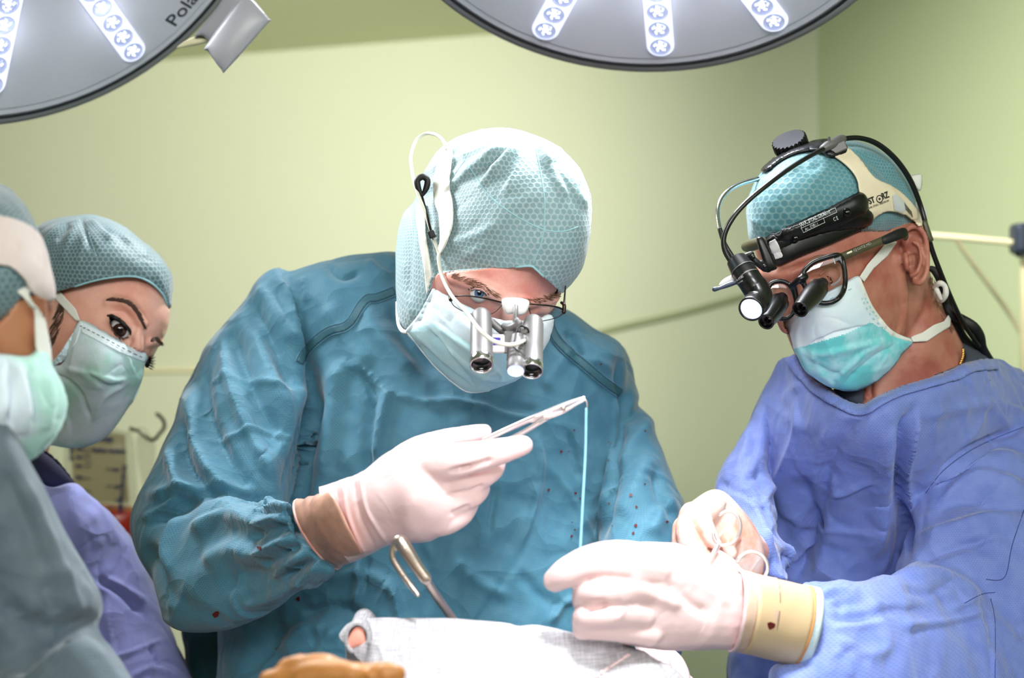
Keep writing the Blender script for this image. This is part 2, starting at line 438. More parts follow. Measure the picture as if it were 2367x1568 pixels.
# ------------------------------------------------------------------ materials (procedural)
class NT:
    def __init__(s, name):
        s.m = bpy.data.materials.new(name); s.m.use_nodes = True; s.t = s.m.node_tree; s.n = s.t.nodes
        s.b = s.n['Principled BSDF']
    def new(s, kind, **kw):
        x = s.n.new(kind)
        for k, v in kw.items(): setattr(x, k, v)
        return x
    def link(s, a, b): s.t.links.new(a, b)
    def math(s, op, a, b=None, c=None):
        x = s.new('ShaderNodeMath', operation=op)
        for i, v in enumerate((a, b, c)):
            if v is None: continue
            if isinstance(v, (int, float)): x.inputs[i].default_value = v
            else: s.link(v, x.inputs[i])
        return x.outputs[0]
    def vm(s, op, a, b=None):
        x = s.new('ShaderNodeVectorMath', operation=op)
        for i, v in enumerate((a, b)):
            if v is None: continue
            if isinstance(v, (tuple, list)): x.inputs[i].default_value = v
            else: s.link(v, x.inputs[i])
        return x.outputs['Value'] if op == 'LENGTH' else x.outputs[0]
    def mix(s, f, a, b):
        x = s.new('ShaderNodeMix', data_type='RGBA')
        for i, v in ((0, f), (6, a), (7, b)):
            if isinstance(v, (int, float)): x.inputs[i].default_value = v
            elif isinstance(v, tuple): x.inputs[i].default_value = v
            else: s.link(v, x.inputs[i])
        return x.outputs[2]
    def noise(s, scale, det=3, rough=.5, co=None):
        x = s.new('ShaderNodeTexNoise'); x.inputs['Scale'].default_value = scale; x.inputs['Detail'].default_value = det
        x.inputs['Roughness'].default_value = rough
        if co is None:
            c = s.new('ShaderNodeTexCoord'); co = c.outputs['Object']
        s.link(co, x.inputs['Vector']); return x.outputs[0]
    def ramp(s, f, a, b):
        x = s.new('ShaderNodeMapRange'); x.interpolation_type = 'SMOOTHSTEP'
        x.inputs[1].default_value = a; x.inputs[2].default_value = b; s.link(f, x.inputs[0]); return x.outputs[0]
    def hexes(s, cell):
        """distance to the nearest centre of a hexagonal lattice, in cells (0 .. ~.58)"""
        u = s.new('ShaderNodeUVMap'); v = s.vm('MULTIPLY', u.outputs[0], (1/cell, 1/cell/1.732, 0)); ds = []
        for off in (0, .5):
            w = s.vm('ADD', v, (off, off, 0)); w = s.vm('FRACTION', w); w = s.vm('SUBTRACT', w, (.5, .5, 0))
            w = s.vm('MULTIPLY', w, (1, 1.732, 0)); ds.append(s.vm('LENGTH', w))
        return s.math('MINIMUM', ds[0], ds[1])
    def facets(s, scale, warp=.03):
        """crushed-paper height: warped cellular cones"""
        c = s.new('ShaderNodeTexCoord'); n = s.new('ShaderNodeTexNoise'); n.inputs['Scale'].default_value = 9
        s.link(c.outputs['Object'], n.inputs['Vector'])
        w = s.vm('SUBTRACT', n.outputs[1], (.5, .5, .5)); w = s.vm('MULTIPLY', w, (warp*4, warp*4, warp*4)); v = s.new('ShaderNodeTexVoronoi'); v.inputs['Scale'].default_value = scale
        s.link(s.vm('ADD', c.outputs['Object'], w), v.inputs['Vector']); return v.outputs['Distance']
    def bump(s, h, strength=.3, dist=.001, prev=None):
        x = s.new('ShaderNodeBump'); x.inputs['Strength'].default_value = strength; x.inputs['Distance'].default_value = dist
        s.link(h, x.inputs['Height'])
        if prev is not None: s.link(prev, x.inputs['Normal'])
        return x.outputs[0]
def simple(name, col, rough=.5, metal=0., spec=.5, bump=None, var=0., varscale=20, coat=0, sss=0, alpha=None, emit=0, emitcol=None):
    m = NT(name); b = m.b; c = lin(col)
    b.inputs['Base Color'].default_value = c; b.inputs['Roughness'].default_value = rough; b.inputs['Metallic'].default_value = metal
    b.inputs['Specular IOR Level'].default_value = spec; b.inputs['Coat Weight'].default_value = coat
    if var:
        n = m.noise(varscale, 4); f = m.ramp(n, .3, .7)
        m.link(m.mix(f, tuple(x*(1-var) for x in c[:3])+(1,), tuple(min(x*(1+var), 1) for x in c[:3])+(1,)), b.inputs['Base Color'])
    if bump: m.link(m.bump(m.noise(bump[0], 4), bump[1], bump[2]), b.inputs['Normal'])
    if sss: b.inputs['Subsurface Weight'].default_value = sss; b.inputs['Subsurface Radius'].default_value = (.012, .005, .003); b.inputs['Subsurface Scale'].default_value = 1
    if alpha is not None: b.inputs['Alpha'].default_value = alpha
    if emit: b.inputs['Emission Color'].default_value = lin(emitcol or col); b.inputs['Emission Strength'].default_value = emit
    return m.m
def gown_mat(name, a, b_, dot, cell=.0021, rough=.62, sheen=.25):
    m = NT(name); b = m.b
    big = m.ramp(m.noise(7, 3), .35, .65); fine = m.ramp(m.noise(60, 3), .3, .7)
    base = m.mix(big, lin(a), lin(b_)); base = m.mix(m.math('MULTIPLY', fine, .25), base, lin(dot))
    hx = m.hexes(cell); d = m.ramp(hx, .18, .42)
    base = m.mix(m.math('MULTIPLY', m.math('SUBTRACT', 1., d), .26), base, tuple(x*.55 for x in lin(a)[:3])+(1,))
    m.link(base, b.inputs['Base Color']); b.inputs['Roughness'].default_value = rough; b.inputs['Specular IOR Level'].default_value = .35
    b.inputs['Sheen Weight'].default_value = sheen; b.inputs['Sheen Roughness'].default_value = .5
    n = m.bump(d, .35, .0004); n = m.bump(m.noise(220, 4), .2, .0006, n); n = m.bump(m.facets(13), .5, .020, n); n = m.bump(m.facets(34), .35, .006, n)
    m.link(n, b.inputs['Normal']); return m.m
def cap_mat(name, cellcol, linecol, cell=.0062, seed=0):
    m = NT(name); b = m.b
    hx = m.hexes(cell); nz = m.noise(350, 4, .7); d = m.ramp(m.math('ADD', hx, m.math('MULTIPLY', m.math('SUBTRACT', nz, .5), .30)), .28, .50)
    fib = m.ramp(m.noise(500, 4, .7), .35, .65)
    line = m.mix(fib, lin(linecol), tuple(x*.8 for x in lin(linecol)[:3])+(1,))
    cell_ = m.mix(m.ramp(m.noise(14, 3), .3, .7), lin(cellcol), tuple(min(1, x*1.35) for x in lin(cellcol)[:3])+(1,))
    m.link(m.mix(d, cell_, line), b.inputs['Base Color'])
    b.inputs['Roughness'].default_value = .6; b.inputs['Sheen Weight'].default_value = .3
    n = m.bump(d, .4, .0005); n = m.bump(m.noise(45, 4, .6), .3, .003, n); m.link(n, b.inputs['Normal']); return m.m
def mask_mat(name, a, b_, f0=.35, f1=.65, scale=18):
    m = NT(name); b = m.b
    m.link(m.mix(m.ramp(m.noise(scale, 4, .6), f0, f1), lin(a), lin(b_)), b.inputs['Base Color'])
    b.inputs['Roughness'].default_value = .75; b.inputs['Sheen Weight'].default_value = .2
    b.inputs['Subsurface Weight'].default_value = .15; b.inputs['Subsurface Radius'].default_value = (.01, .01, .01)
    n = m.bump(m.noise(420, 3), .25, .0004); n = m.bump(m.noise(40, 4, .6), .3, .0025, n); m.link(n, b.inputs['Normal']); return m.m
def skin_mat(name, a, red, rough=.48):
    m = NT(name); b = m.b
    f = m.ramp(m.noise(26, 4, .6), .35, .7); base = m.mix(f, lin(a), lin(red))
    sp = m.ramp(m.noise(420, 3, .6), .62, .75); base = m.mix(m.math('MULTIPLY', sp, .35), base, tuple(x*.6 for x in lin(red)[:3])+(1,))
    m.link(base, b.inputs['Base Color']); b.inputs['Roughness'].default_value = rough
    b.inputs['Subsurface Weight'].default_value = .25; b.inputs['Subsurface Radius'].default_value = (.010, .004, .002); b.inputs['Subsurface Scale'].default_value = 1
    n = m.bump(m.noise(600, 4), .25, .0006); n = m.bump(m.noise(90, 4), .15, .002, n); m.link(n, b.inputs['Normal']); return m.m
def cloth_mat(name, a, b_, scale=700):
    m = NT(name); b = m.b; c = m.new('ShaderNodeTexCoord')
    w1 = m.noise(1, 2, .5, m.vm('MULTIPLY', c.outputs['Object'], (60, 60, scale))); w2 = m.noise(1, 2, .5, m.vm('MULTIPLY', c.outputs['Object'], (scale, 60, 60)))
    w = m.math('MULTIPLY', m.math('ADD', w1, w2), .5)
    m.link(m.mix(m.ramp(w, .38, .62), lin(a), lin(b_)), b.inputs['Base Color']); b.inputs['Roughness'].default_value = .85
    n = m.bump(w, .5, .0015); n = m.bump(m.noise(60, 4), .5, .004, n); m.link(n, b.inputs['Normal']); return m.m
def glass_mat(name, tint=(1, 1, 1, 1), refl=.12):
    m = NT(name); m.n.remove(m.b); o = m.n['Material Output']
    t = m.new('ShaderNodeBsdfTransparent'); t.inputs[0].default_value = tint
    g = m.new('ShaderNodeBsdfGlossy'); g.inputs['Roughness'].default_value = .03
    x = m.new('ShaderNodeMixShader'); x.inputs[0].default_value = refl
    m.link(t.outputs[0], x.inputs[1]); m.link(g.outputs[0], x.inputs[2]); m.link(x.outputs[0], o.inputs[0]); return m.m

M = {}
M['wall'] = simple('wall paint', (.82, .84, .735), .6, spec=.3, bump=(300, .05, .001))
M['wall2'] = simple('side wall paint', (.80, .85, .70), .6, spec=.3, bump=(300, .05, .001))
M['ceil'] = simple('ceiling paint', (.82, .83, .68), .7)
M['floor'] = simple('floor vinyl', (.45, .52, .50), .4, var=.1)
M['rail'] = simple('cream rail', (.93, .90, .74), .4)
M['greenrail'] = simple('pale cord', (.62, .66, .50), .5)
M['lampgrey'] = simple('lamp face grey', (.84, .85, .90), .36, spec=.5, var=.02)
M['lamprim'] = simple('lamp rim grey', (.66, .66, .69), .35)
M['lampdark'] = simple('lamp gasket', (.09, .10, .13), .4)
M['led'] = simple('led strip diffuser', (.8, .82, .9), .3, emit=1.0, emitcol=(.88, .90, 1))
M['ledring'] = simple('lens ring', (.62, .65, .76), .25, emit=.18, emitcol=(.8, .84, 1))
M['reflector'] = simple('lens reflector', (.60, .63, .74), .2, metal=.4, emit=.55, emitcol=(.80, .84, 1))
M['ledcore'] = simple('led light', (1, 1, 1), .3, emit=4, emitcol=(.93, .95, 1))
M['clear'] = glass_mat('clear lens', (.97, .98, 1, 1), .22)
M['lens'] = glass_mat('spectacle lens', (.93, .93, .94, 1), .06)
M['tealgown'] = gown_mat('teal gown cloth', (.22, .44, .53), (.28, .50, .60), (.36, .58, .64))
M['bluegown'] = gown_mat('blue gown cloth', (.40, .48, .77), (.46, .54, .82), (.58, .64, .86))
M['violetgown'] = gown_mat('violet blue gown cloth', (.54, .56, .82), (.60, .62, .87), (.6, .63, .86))
M['greygown'] = gown_mat('grey blue gown cloth', (.30, .37, .42), (.38, .44, .48), (.45, .5, .52))
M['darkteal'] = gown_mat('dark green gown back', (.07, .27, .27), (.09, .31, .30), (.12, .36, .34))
M['cap'] = cap_mat('hexagon cap cloth', (.44, .56, .58), (.64, .73, .75), .0052)
M['cap2'] = cap_mat('teal hexagon cap cloth', (.27, .49, .53), (.47, .64, .66), .0058)
M['cap3'] = cap_mat('grey hexagon cap cloth', (.27, .38, .40), (.50, .60, .62), .0062)
M['seam'] = simple('light teal seam', (.58, .76, .79), .6)
M['tealseam'] = simple('grey teal seam tape', (.17, .35, .40), .7, bump=(900, .5, .0006))
M['maskwhite'] = mask_mat('white mask cloth', (.90, .95, .97), (.84, .93, .97))
M['maskblue'] = mask_mat('blue mask cloth', (.70, .93, 1), (.80, .97, 1))
M['maskteal'] = mask_mat('aqua mask cloth', (.40, .80, .82), (.66, .87, .91), .4, .6, 26)
M['maskgreen'] = mask_mat('pale green mask cloth', (.66, .84, .79), (.84, .89, .93), .4, .6, 14)
M['tie'] = simple('white tie ribbon', (.88, .88, .84), .7, bump=(700, .4, .0005))
M['skinm'] = skin_mat('fair ruddy skin', (.92, .72, .67), (.88, .58, .54))
M['skinr'] = skin_mat('tanned skin', (.72, .49, .41), (.64, .36, .30))
M['skinw'] = skin_mat('light olive skin', (.90, .70, .63), (.86, .60, .52), .42)
M['skinf'] = skin_mat('brown skin', (.70, .48, .34), (.62, .38, .26))
M['glove'] = simple('white latex glove', (.91, .79, .79), .38, spec=.45, sss=.15, bump=(90, .25, .0018))
M['glovetan'] = simple('tan latex glove', (.82, .71, .56), .45, bump=(120, .2, .001), var=.05)
M['glovesheer'] = simple('stretched sheer glove cuff', (.78, .60, .52), .4, bump=(70, .5, .002), var=.25, varscale=30)
M['gloveochre'] = simple('ochre latex glove', (.72, .48, .24), .5, bump=(60, .4, .003), var=.08)
M['black'] = simple('black plastic', (.035, .035, .04), .34, spec=.5)
M['blackmat'] = simple('matte black', (.03, .03, .033), .55)
M['blackmetal'] = simple('black anodised metal', (.035, .034, .036), .28, spec=.7)
M['charcoal'] = simple('charcoal cloth', (.26, .29, .34), .8, bump=(600, .4, .0006))
M['navy'] = simple('navy cloth', (.07, .08, .20), .8, bump=(400, .3, .001))
M['cream'] = simple('cream plastic', (.93, .88, .76), .4)
M['whiteplastic'] = simple('white plastic', (.88, .87, .87), .35)
M['ink'] = simple('dark grey print', (.16, .15, .15), .6)
M['inkgrey'] = simple('lamp lettering', (.24, .25, .29), .5)
M['inkwhite'] = simple('white print', (.80, .82, .82), .6)
M['inkblue'] = simple('navy print', (.13, .17, .42), .6)
M['zeissblue'] = simple('violet blue print', (.16, .10, .62), .5)
M['silver'] = simple('satin silver', (.43, .42, .42), .48, metal=.35)
M['chrome'] = simple('chrome', (.85, .85, .86), .14, metal=1)
M['steel'] = simple('surgical steel', (.80, .74, .70), .34, metal=1)
M['steelbright'] = simple('bright surgical steel', (.90, .86, .86), .26, metal=.8)
M['gunmetal'] = simple('dark wire', (.22, .18, .16), .3, metal=.9)
M['gold'] = simple('gold chain', (.85, .66, .35), .25, metal=1)
M['cablewhite'] = simple('pale cable', (.86, .86, .80), .35)
M['thread'] = simple('light blue suture', (.50, .74, .86), .5)
M['drape'] = cloth_mat('grey woven drape', (.60, .59, .61), (.73, .72, .74), 1300)
M['drapein'] = simple('pink drape lining', (.93, .62, .55), .7, var=.1)
M['blood'] = simple('dried blood', (.36, .06, .07), .4)
M['brow'] = simple('brown hair', (.30, .20, .15), .6)
M['browfair'] = simple('fair hair', (.50, .36, .28), .6)
M['lash'] = simple('black lashes', (.03, .02, .02), .5)
M['eyewhite'] = simple('eye white', (.86, .84, .84), .12, spec=.7)
M['irisblue'] = simple('blue iris', (.32, .42, .55), .15, var=.3, varscale=900)
M['irisbrown'] = simple('brown iris', (.20, .10, .07), .12)
M['pupil'] = simple('pupil', (.01, .01, .01), .08)
M['fluid'] = simple('red fluid', (.82, .22, .12), .25, spec=.5, sss=.3)
M['fluidpale'] = simple('orange froth', (.86, .50, .32), .4)
M['bag'] = simple('clear collection bag', (.86, .86, .74), .25, spec=.5, alpha=.22)
M['paper'] = simple('cream label', (.78, .72, .54), .6)
M['hook'] = simple('dark hook', (.20, .17, .08), .35)
M['clampgrey'] = simple('slate clamp', (.20, .24, .32), .4)
M['olive'] = simple('olive plastic', (.30, .29, .20), .4)
M['hl'] = simple('headlight glass', (1, 1, 1), .2, emit=3, emitcol=(.72, .86, 1))
M['tabletop'] = simple('table steel', (.6, .62, .64), .35, metal=.8)
M['shoe'] = simple('white clog', (.8, .8, .8), .5)
M['trouser'] = simple('green scrubs', (.25, .45, .42), .8)
M['fleshin'] = simple('dark cap shade cloth', (.30, .36, .38), .8)

M['bluestitch'] = simple('blue seam line', (.22, .27, .52), .7)  # darker blue of the gown's seam lines
M['glovestained'] = skin_mat('white glove with peach smears', (.84, .78, .76), (.86, .56, .46), .35)
# ------------------------------------------------------------------ the room
def slab(name, pts, z0, z1, mat):
    """vertical wall along a plan line with thickness"""
    (x0, y0), (x1, y1), (nx, ny) = pts
    V = [(x, y, z) for z in (z0, z1) for x, y in ((x0, y0), (x1, y1), (x1+nx, y1+ny), (x0+nx, y0+ny))]
    T = hull(A(V)); return mk(name, (A(V), T), mat, smooth=False, kind='structure')
CEIL = 2.70
slab('wall_back', ((-4.2, 7.11), (1.11, 5.16), (.05, .12)), 0, CEIL, M['wall'])
slab('wall_right', ((1.11, 5.16), (2.9, 2.2), (.12, .06)), 0, CEIL, M['wall2'])
slab('wall_left', ((-4.2, 7.11), (-4.2, -2.5), (-.12, 0)), 0, CEIL, M['wall'])
slab('wall_rear', ((-4.2, -2.5), (2.9, -2.5), (0, -.12)), 0, CEIL, M['wall'])
slab('wall_side', ((2.9, 2.2), (2.9, -2.5), (.12, 0)), 0, CEIL, M['wall2'])
def plate(name, z0, z1, mat):
    V = [(x, y, z) for z in (z0, z1) for x, y in ((-4.3, -2.6), (3.0, -2.6), (3.0, 7.2), (-4.3, 7.2))]
    mk(name, (A(V), hull(A(V))), mat, smooth=False, kind='structure')
plate('ceiling', CEIL, CEIL+.1, M['ceil']); plate('floor', -.1, 0, M['floor'])
def wallY(px, off=.02):
    """depth of the back wall behind an image column"""
    k = (px-CX)/F; a = (5.16-7.11)/(1.11+4.2)
    return (7.11+a*4.2)/(1-a*k)-off
def wp(px, py, off=.03): return P(px, py, wallY(px, off))
mk('trim_1', tube3([wp(60, 862), wp(300, 858), wp(560, 853)], .0075, 8, 1), M['rail'], kind='structure')
# rail, clamp, pipe and cord behind the right surgeon
r = root('wall_rail', 'cream horizontal rail with dark clamp at the right edge of the photo', 'rail', P(2300, 560, 2.9))
mk('rail_bar', tube3([P(2080, 540, 2.9), P(2210, 549, 2.85), P(2352, 562, 2.8)], .0068, 10, 2), M['rail'], r)
mk('clamp', remesh([box(P(2366, 552, 2.8), .045, .05, .06), tube([(2354, 560, 2.8, 13), (2356, 585, 2.8, 12)])], .003, 2), M['clampgrey'], r, label='dark slate plastic clamp')
mk('post', tube3([P(2372, 590, 2.82), P(2372, 2300, 2.82)], .012, 12, 1), M['rail'], r)
mk('hanging_cord', tube3([P(2212, 556, 2.88), P(2250, 610, 2.9), P(2290, 665, 2.92), P(2330, 720, 2.95), P(2380, 800, 2.96), P(2500, 980, 2.96)], .0052, 8, 3), M['rail'],
   label='thin cream cord sloping down the pale wall behind the right surgeon', cat_='cord')
mk('loose_cable', tube3([wp(1250, 812, .024), wp(1400, 765, .024), wp(1560, 728, .024), wp(1700, 690, .024), wp(1820, 655, .024)], .010, 8, 3), M['greenrail'],
   label='blurred pale green cord crossing the wall between the two surgeons', cat_='cable')

# ------------------------------------------------------------------ surgical lamps
def lampframe(L):
    n = nrm(L); e = np.cross(n, A([0, 0, 1])); e /= np.linalg.norm(e)
    if e[0] < 0: e = -e
    u = np.cross(e, n); u = u if u[2] > 0 else -u
    return L['c'], n, e, u                                   # centre, beam direction, right, up
def lampxy(L, px, py):
    """pixel -> coordinates on the lamp face plane"""
    c, n, e, u = lampframe(L); d = A([(px-CX)/F, 1, -(py-CY)/F]); o = A([0, 0, CAMZ])
    X = o+d*(((c-o)@n)/(d@n)); return ((X-c)@e, (X-c)@u)
def on_lamp(L, x, y, h=0.):
    c, n, e, u = lampframe(L); return c+e*x+u*y+n*h
def lamp(L, label, slots, R=.30):
    c, n, e, u = lampframe(L)
    r = root('surgical_lamp', label, 'lamp', c, 'surgical lamps over the table')
    # body: shallow drum with rounded back
    mk('housing', lathe(c, n, [(-.075, .02), (-.075, .12), (-.06, .22), (-.035, R-.01), (-.012, R+.010), (-.004, R+.0145), (-.001, R+.0135), (-.001, R+.0035)], 96), M['lamprim'], r)
    mk('gasket', lathe(c, n, [(-.004, R+.0038), (.0006, R+.0034), (.0008, R+.0012), (-.001, R-.0005)], 96), M['lampdark'], r)
    mk('face_plate', lathe(c, n, [(-.001, R), (.0016, R-.004), (.0012, R-.012), (.0028, R-.014), (.003, R-.03), (.003, .1), (.003, .0001)], 96), M['lampgrey'], r, autos=25)
    for pts in slots:
        (x0, y0), (x1, y1), w = pts          # outer end centre, direction toward hub
        d = A([x1-x0, y1-y0]); ln = np.linalg.norm(d); d /= ln; q = A([-d[1], d[0]]); out = []
        for k in range(13):
            a = math.pi/2+math.pi*k/12; out.append(A([x0, y0])+w*(d*math.cos(a)+q*math.sin(a)))
        for k in range(13):
            a = -math.pi/2+math.pi*k/12; out.append(A([x1, y1])+w*(d*math.cos(a)+q*math.sin(a)))
        out = np.array(out); m = len(out); ctr = A([(x0+x1)/2, (y0+y1)/2]); V = []; 
        def sc(k, h):
            for o_ in out:
                cc = A([x0, y0])+d*np.clip((o_-A([x0, y0]))@d, 0, ln); v = cc+(o_-cc)*k
                V.append(on_lamp(L, v[0], v[1], h))
        sc(1, .003); sc(1, .0055); sc(.90, .0068); sc(.80, .0045)
        T = []
        for a in range(3):
            for k in range(m):
                l = (k+1) % m; T += [(a*m+k, a*m+l, (a+1)*m+l), (a*m+k, (a+1)*m+l, (a+1)*m+k)]
        V.append(on_lamp(L, ctr[0], ctr[1], .0045)); T += [(3*m+k, 3*m+(k+1) % m, 4*m) for k in range(m)]
        lp = bpy.data.lights.new('strip_glow', 'POINT'); lp.energy = .045; lp.shadow_soft_size = .015; lp.color = (.86, .88, 1)
        lo = bpy.data.objects.new('strip_glow', lp); COL.objects.link(lo); lo.location = tuple(on_lamp(L, ctr[0], ctr[1], .035))
        s = mk('led_strip', (A(V), A(T).astype(int)), M['led'], r)
        nl = max(1, int(ln/(w*1.72))); p = 0
        while p*w*1.72 <= ln+.001:
            x, y = A([x0, y0])+d*p*w*1.72; cc = on_lamp(L, x, y, .0046); rr = w*.70
            mk('lens', lathe(cc, n, [(.0012, rr), (.004, rr*.96), (.0065, rr*.7), (.0078, rr*.35), (.008, .0002)], 20), M['clear'], s)
            mk('lens_ring', tube3([cc+(e*math.cos(a)+u*math.sin(a))*rr*1.04+n*.002 for a in np.arange(24)*math.pi/12], np.full(24, .0007), 6, 1, closed=True), M['ledring'], s)
            mk('reflector', lathe(cc, n, [(.0012, rr*.98), (.0002, rr*.6), (.0002, .0001)], 18), M['reflector'], s, autos=30)
            mk('led', cat([lathe(cc, n, [(.0008, rr*.30), (.0022, rr*.22), (.0026, .0002)], 10)]+
                          [box(cc+n*.0012+(e*math.cos(a)+u*math.sin(a))*rr*.58, rr*.34, rr*.10, .0012, e*math.cos(a+.9)+u*math.sin(a+.9), -e*math.sin(a+.9)+u*math.cos(a+.9), n) for a in (0.3, 1.56, 2.8, 4.1, 5.3)]), M['ledcore'], s)
            p += 1
    # suspension yoke and arm up to the ceiling
    top = c-n*.07
    mk('arm', tube3([top, top-n*.06, A([top[0]-n[0]*.1, top[1]-n[1]*.1+.02, top[2]+.16]), A([top[0]-n[0]*.1, top[1]-n[1]*.1+.02, CEIL])], .022, 12, 4), M['lamprim'], r)
    return r
def strip(L, a, b, w):
    """a LED strip from the outer end pixel a toward the hub, passing pixel b"""
    x0, y0 = lampxy(L, *a); x1, y1 = lampxy(L, *b); d = A([x1-x0, y1-y0]); d /= np.linalg.norm(d)
    k = w/np.linalg.norm(d); return ((x0, y0), (x0+d[0]*.15, y0+d[1]*.15), w)
wA = .0165
rA = lamp(LAMP_A, 'round grey surgical lamp at top centre with three bright LED strips in view',
     [strip(LAMP_A, (1262, 62), (1290, 10), wA), strip(LAMP_A, (1527, 100), (1522, 40), wA), strip(LAMP_A, (1789, 42), (1757, 0), wA)])
rB = lamp(LAMP_B, 'round grey surgical lamp at top left with lettering near its rim',
     [strip(LAMP_B, (303, 112), (262, 55), wA), strip(LAMP_B, (-22, 190), (0, 80), wA)])
# lettering on the left lamp
x0, y0 = lampxy(LAMP_B, 398, 58); x1, y1 = lampxy(LAMP_B, 452, -4)
def lamp_text(s, L, a, b, size, mat, parent):
    W, T = text_mesh(s, 0, 0, 0, 1, Y=1.0, bold=.012)       # flat, at unit scale
    Q = proj(W); qx, qy = Q[:, 0], -Q[:, 1]
    x0, y0 = lampxy(L, *a); x1, y1 = lampxy(L, *b); d = A([x1-x0, y1-y0]); d /= np.linalg.norm(d); q = A([-d[1], d[0]])
    V = A([on_lamp(L, *(A([x0, y0])+d*u_*size+q*v_*size), .0034) for u_, v_ in zip(qx, qy)])
    mk('lettering', (V, T), mat, parent, smooth=False)
lamp_text('Polaris', LAMP_B, (401, 60), (455, -4), .0285, M['inkgrey'], rB)
# grip joint on the right side of the left lamp
Yj = 1.62
g = mk('grip_joint', vol([(450, 82), (500, 20), (540, -40), (580, -60), (600, -20), (545, 60), (500, 110), (470, 84)], Yj+.02, .02, .02, pw=.5), M['lamprim'], rB, label='grey hinge block beside the lamp rim')
bx = [(474, 108), (556, -6), (578, -8), (622, 42), (618, 56), (526, 160), (512, 162), (480, 118)]
mk('grip', vol(bx, Yj-.02, .018, .02, sm=3, pw=.45), M['lamprim'], rB)
mk('bracket', vol([(408, 110), (440, 88), (470, 82), (486, 90), (478, 100), (440, 108)], Yj+.03, .01, .01), M['rail'], rB)
# ------------------------------------------------------------------ helpers for people
def skirt(cx_, cy_, z0, z1, r0, r1, ry=.62, seg=40):
    """gown below the frame, down to the shins"""
    V = []; th = np.arange(seg)/seg*2*np.pi; zs = np.linspace(z0, z1, 8)
    for i, z in enumerate(zs):
        r = r0+(r1-r0)*i/7; w = 1+.05*np.sin(th*7+i*.3)*i/7
        V.append(np.stack([cx_+r*w*np.cos(th), cy_+r*ry*w*np.sin(th), np.full(seg, z)], 1))
    V = np.concatenate(V); T = []
    for i in range(7):
        for k in range(seg):
            l = (k+1) % seg; T += [(i*seg+k, i*seg+l, (i+1)*seg+l), (i*seg+k, (i+1)*seg+l, (i+1)*seg+k)]
    return V, np.array(T)
def legs(cx_, cy_, zt):
    """pelvis and two tapering legs with feet, hidden by the gown"""
    out = [tube3([(cx_-.1, cy_, zt), (cx_+.1, cy_, zt)], [.13, .13], 16, 1)]
    for s in (-1, 1):
        out.append(tube3([(cx_+s*.10, cy_, zt), (cx_+s*.11, cy_-.02, .5), (cx_+s*.11, cy_, .10), (cx_+s*.12, cy_-.12, .05)], [.085, .058, .042, .04], 12, 4))
    return out
def shoes(cx_, cy_, r):
    for s in (-1, 1):
        mk('shoe', remesh([tube3([(cx_+s*.12, cy_+.03, .045), (cx_+s*.12, cy_-.08, .045), (cx_+s*.125, cy_-.17, .04)], [.046, .05, .042], 12, 4),
           box((cx_+s*.12, cy_-.07, .012), .09, .27, .024)], .006, 2), M['shoe'], r)
def eyeball(s, px, py, Y, rpx, iris, r, look=(0, -1, 0), irs=.5):
    c = P(px, py, Y); R = rpx*Y/F; look = A(look)/np.linalg.norm(look)
    e = mk('eye', lathe(c, look, [(R*math.cos(a), R*math.sin(a)) for a in np.linspace(.0001, math.pi, 16)], 24), M['eyewhite'], r)
    def disc(k, h): return lathe(c, look, [(math.sqrt(max(R*R-(R*k*t)**2, 0))+h, R*k*t) for t in (.001, .4, .7, 1)], 24)
    mk('iris', disc(irs, R*.012), iris, e); mk('pupil', disc(irs*.45, R*.022), M['pupil'], e)
def hairs(s, curve, n, ln, w, ang, mat, name, r, spread=6, seed=1, off=.0006):
    """short tapering hairs laid on the skin along a pixel curve"""
    rnd = random.Random(seed); pl = catmull(curve, 8, False); V, T, o = [], [], 0
    for i in range(n):
        t = rnd.random()*(len(pl)-1.01); k = int(t); p = pl[k]+(pl[k+1]-pl[k])*(t-k); d = pl[k+1]-pl[k]
        f = t/len(pl); a = math.atan2(d[1], d[0])+ang(f)+rnd.uniform(-.25, .25)
        q = A([-d[1], d[0]])/np.linalg.norm(d)*rnd.uniform(-1, 1)*spread*(math.sin(math.pi*min(max(f*.9+.08, 0), 1))**.5)
        l = ln*rnd.uniform(.6, 1.1); x, y = p+q; e = (x+l*math.cos(a), y+l*math.sin(a))
        A0 = s.at(x, y, off*.3); A1 = s.at((x+e[0])/2, (y+e[1])/2, off*1.6); A2 = s.at(e[0], e[1], off*1.2)
        v, tt = tube3([A0, A1, A2], [w*A0[1]/F, w*A0[1]/F*.8, w*.15*A0[1]/F], 4, 1, caps=False); V.append(v); T.append(tt+o); o += len(v)
    return mk(name, (np.concatenate(V), np.concatenate(T)), mat, r)

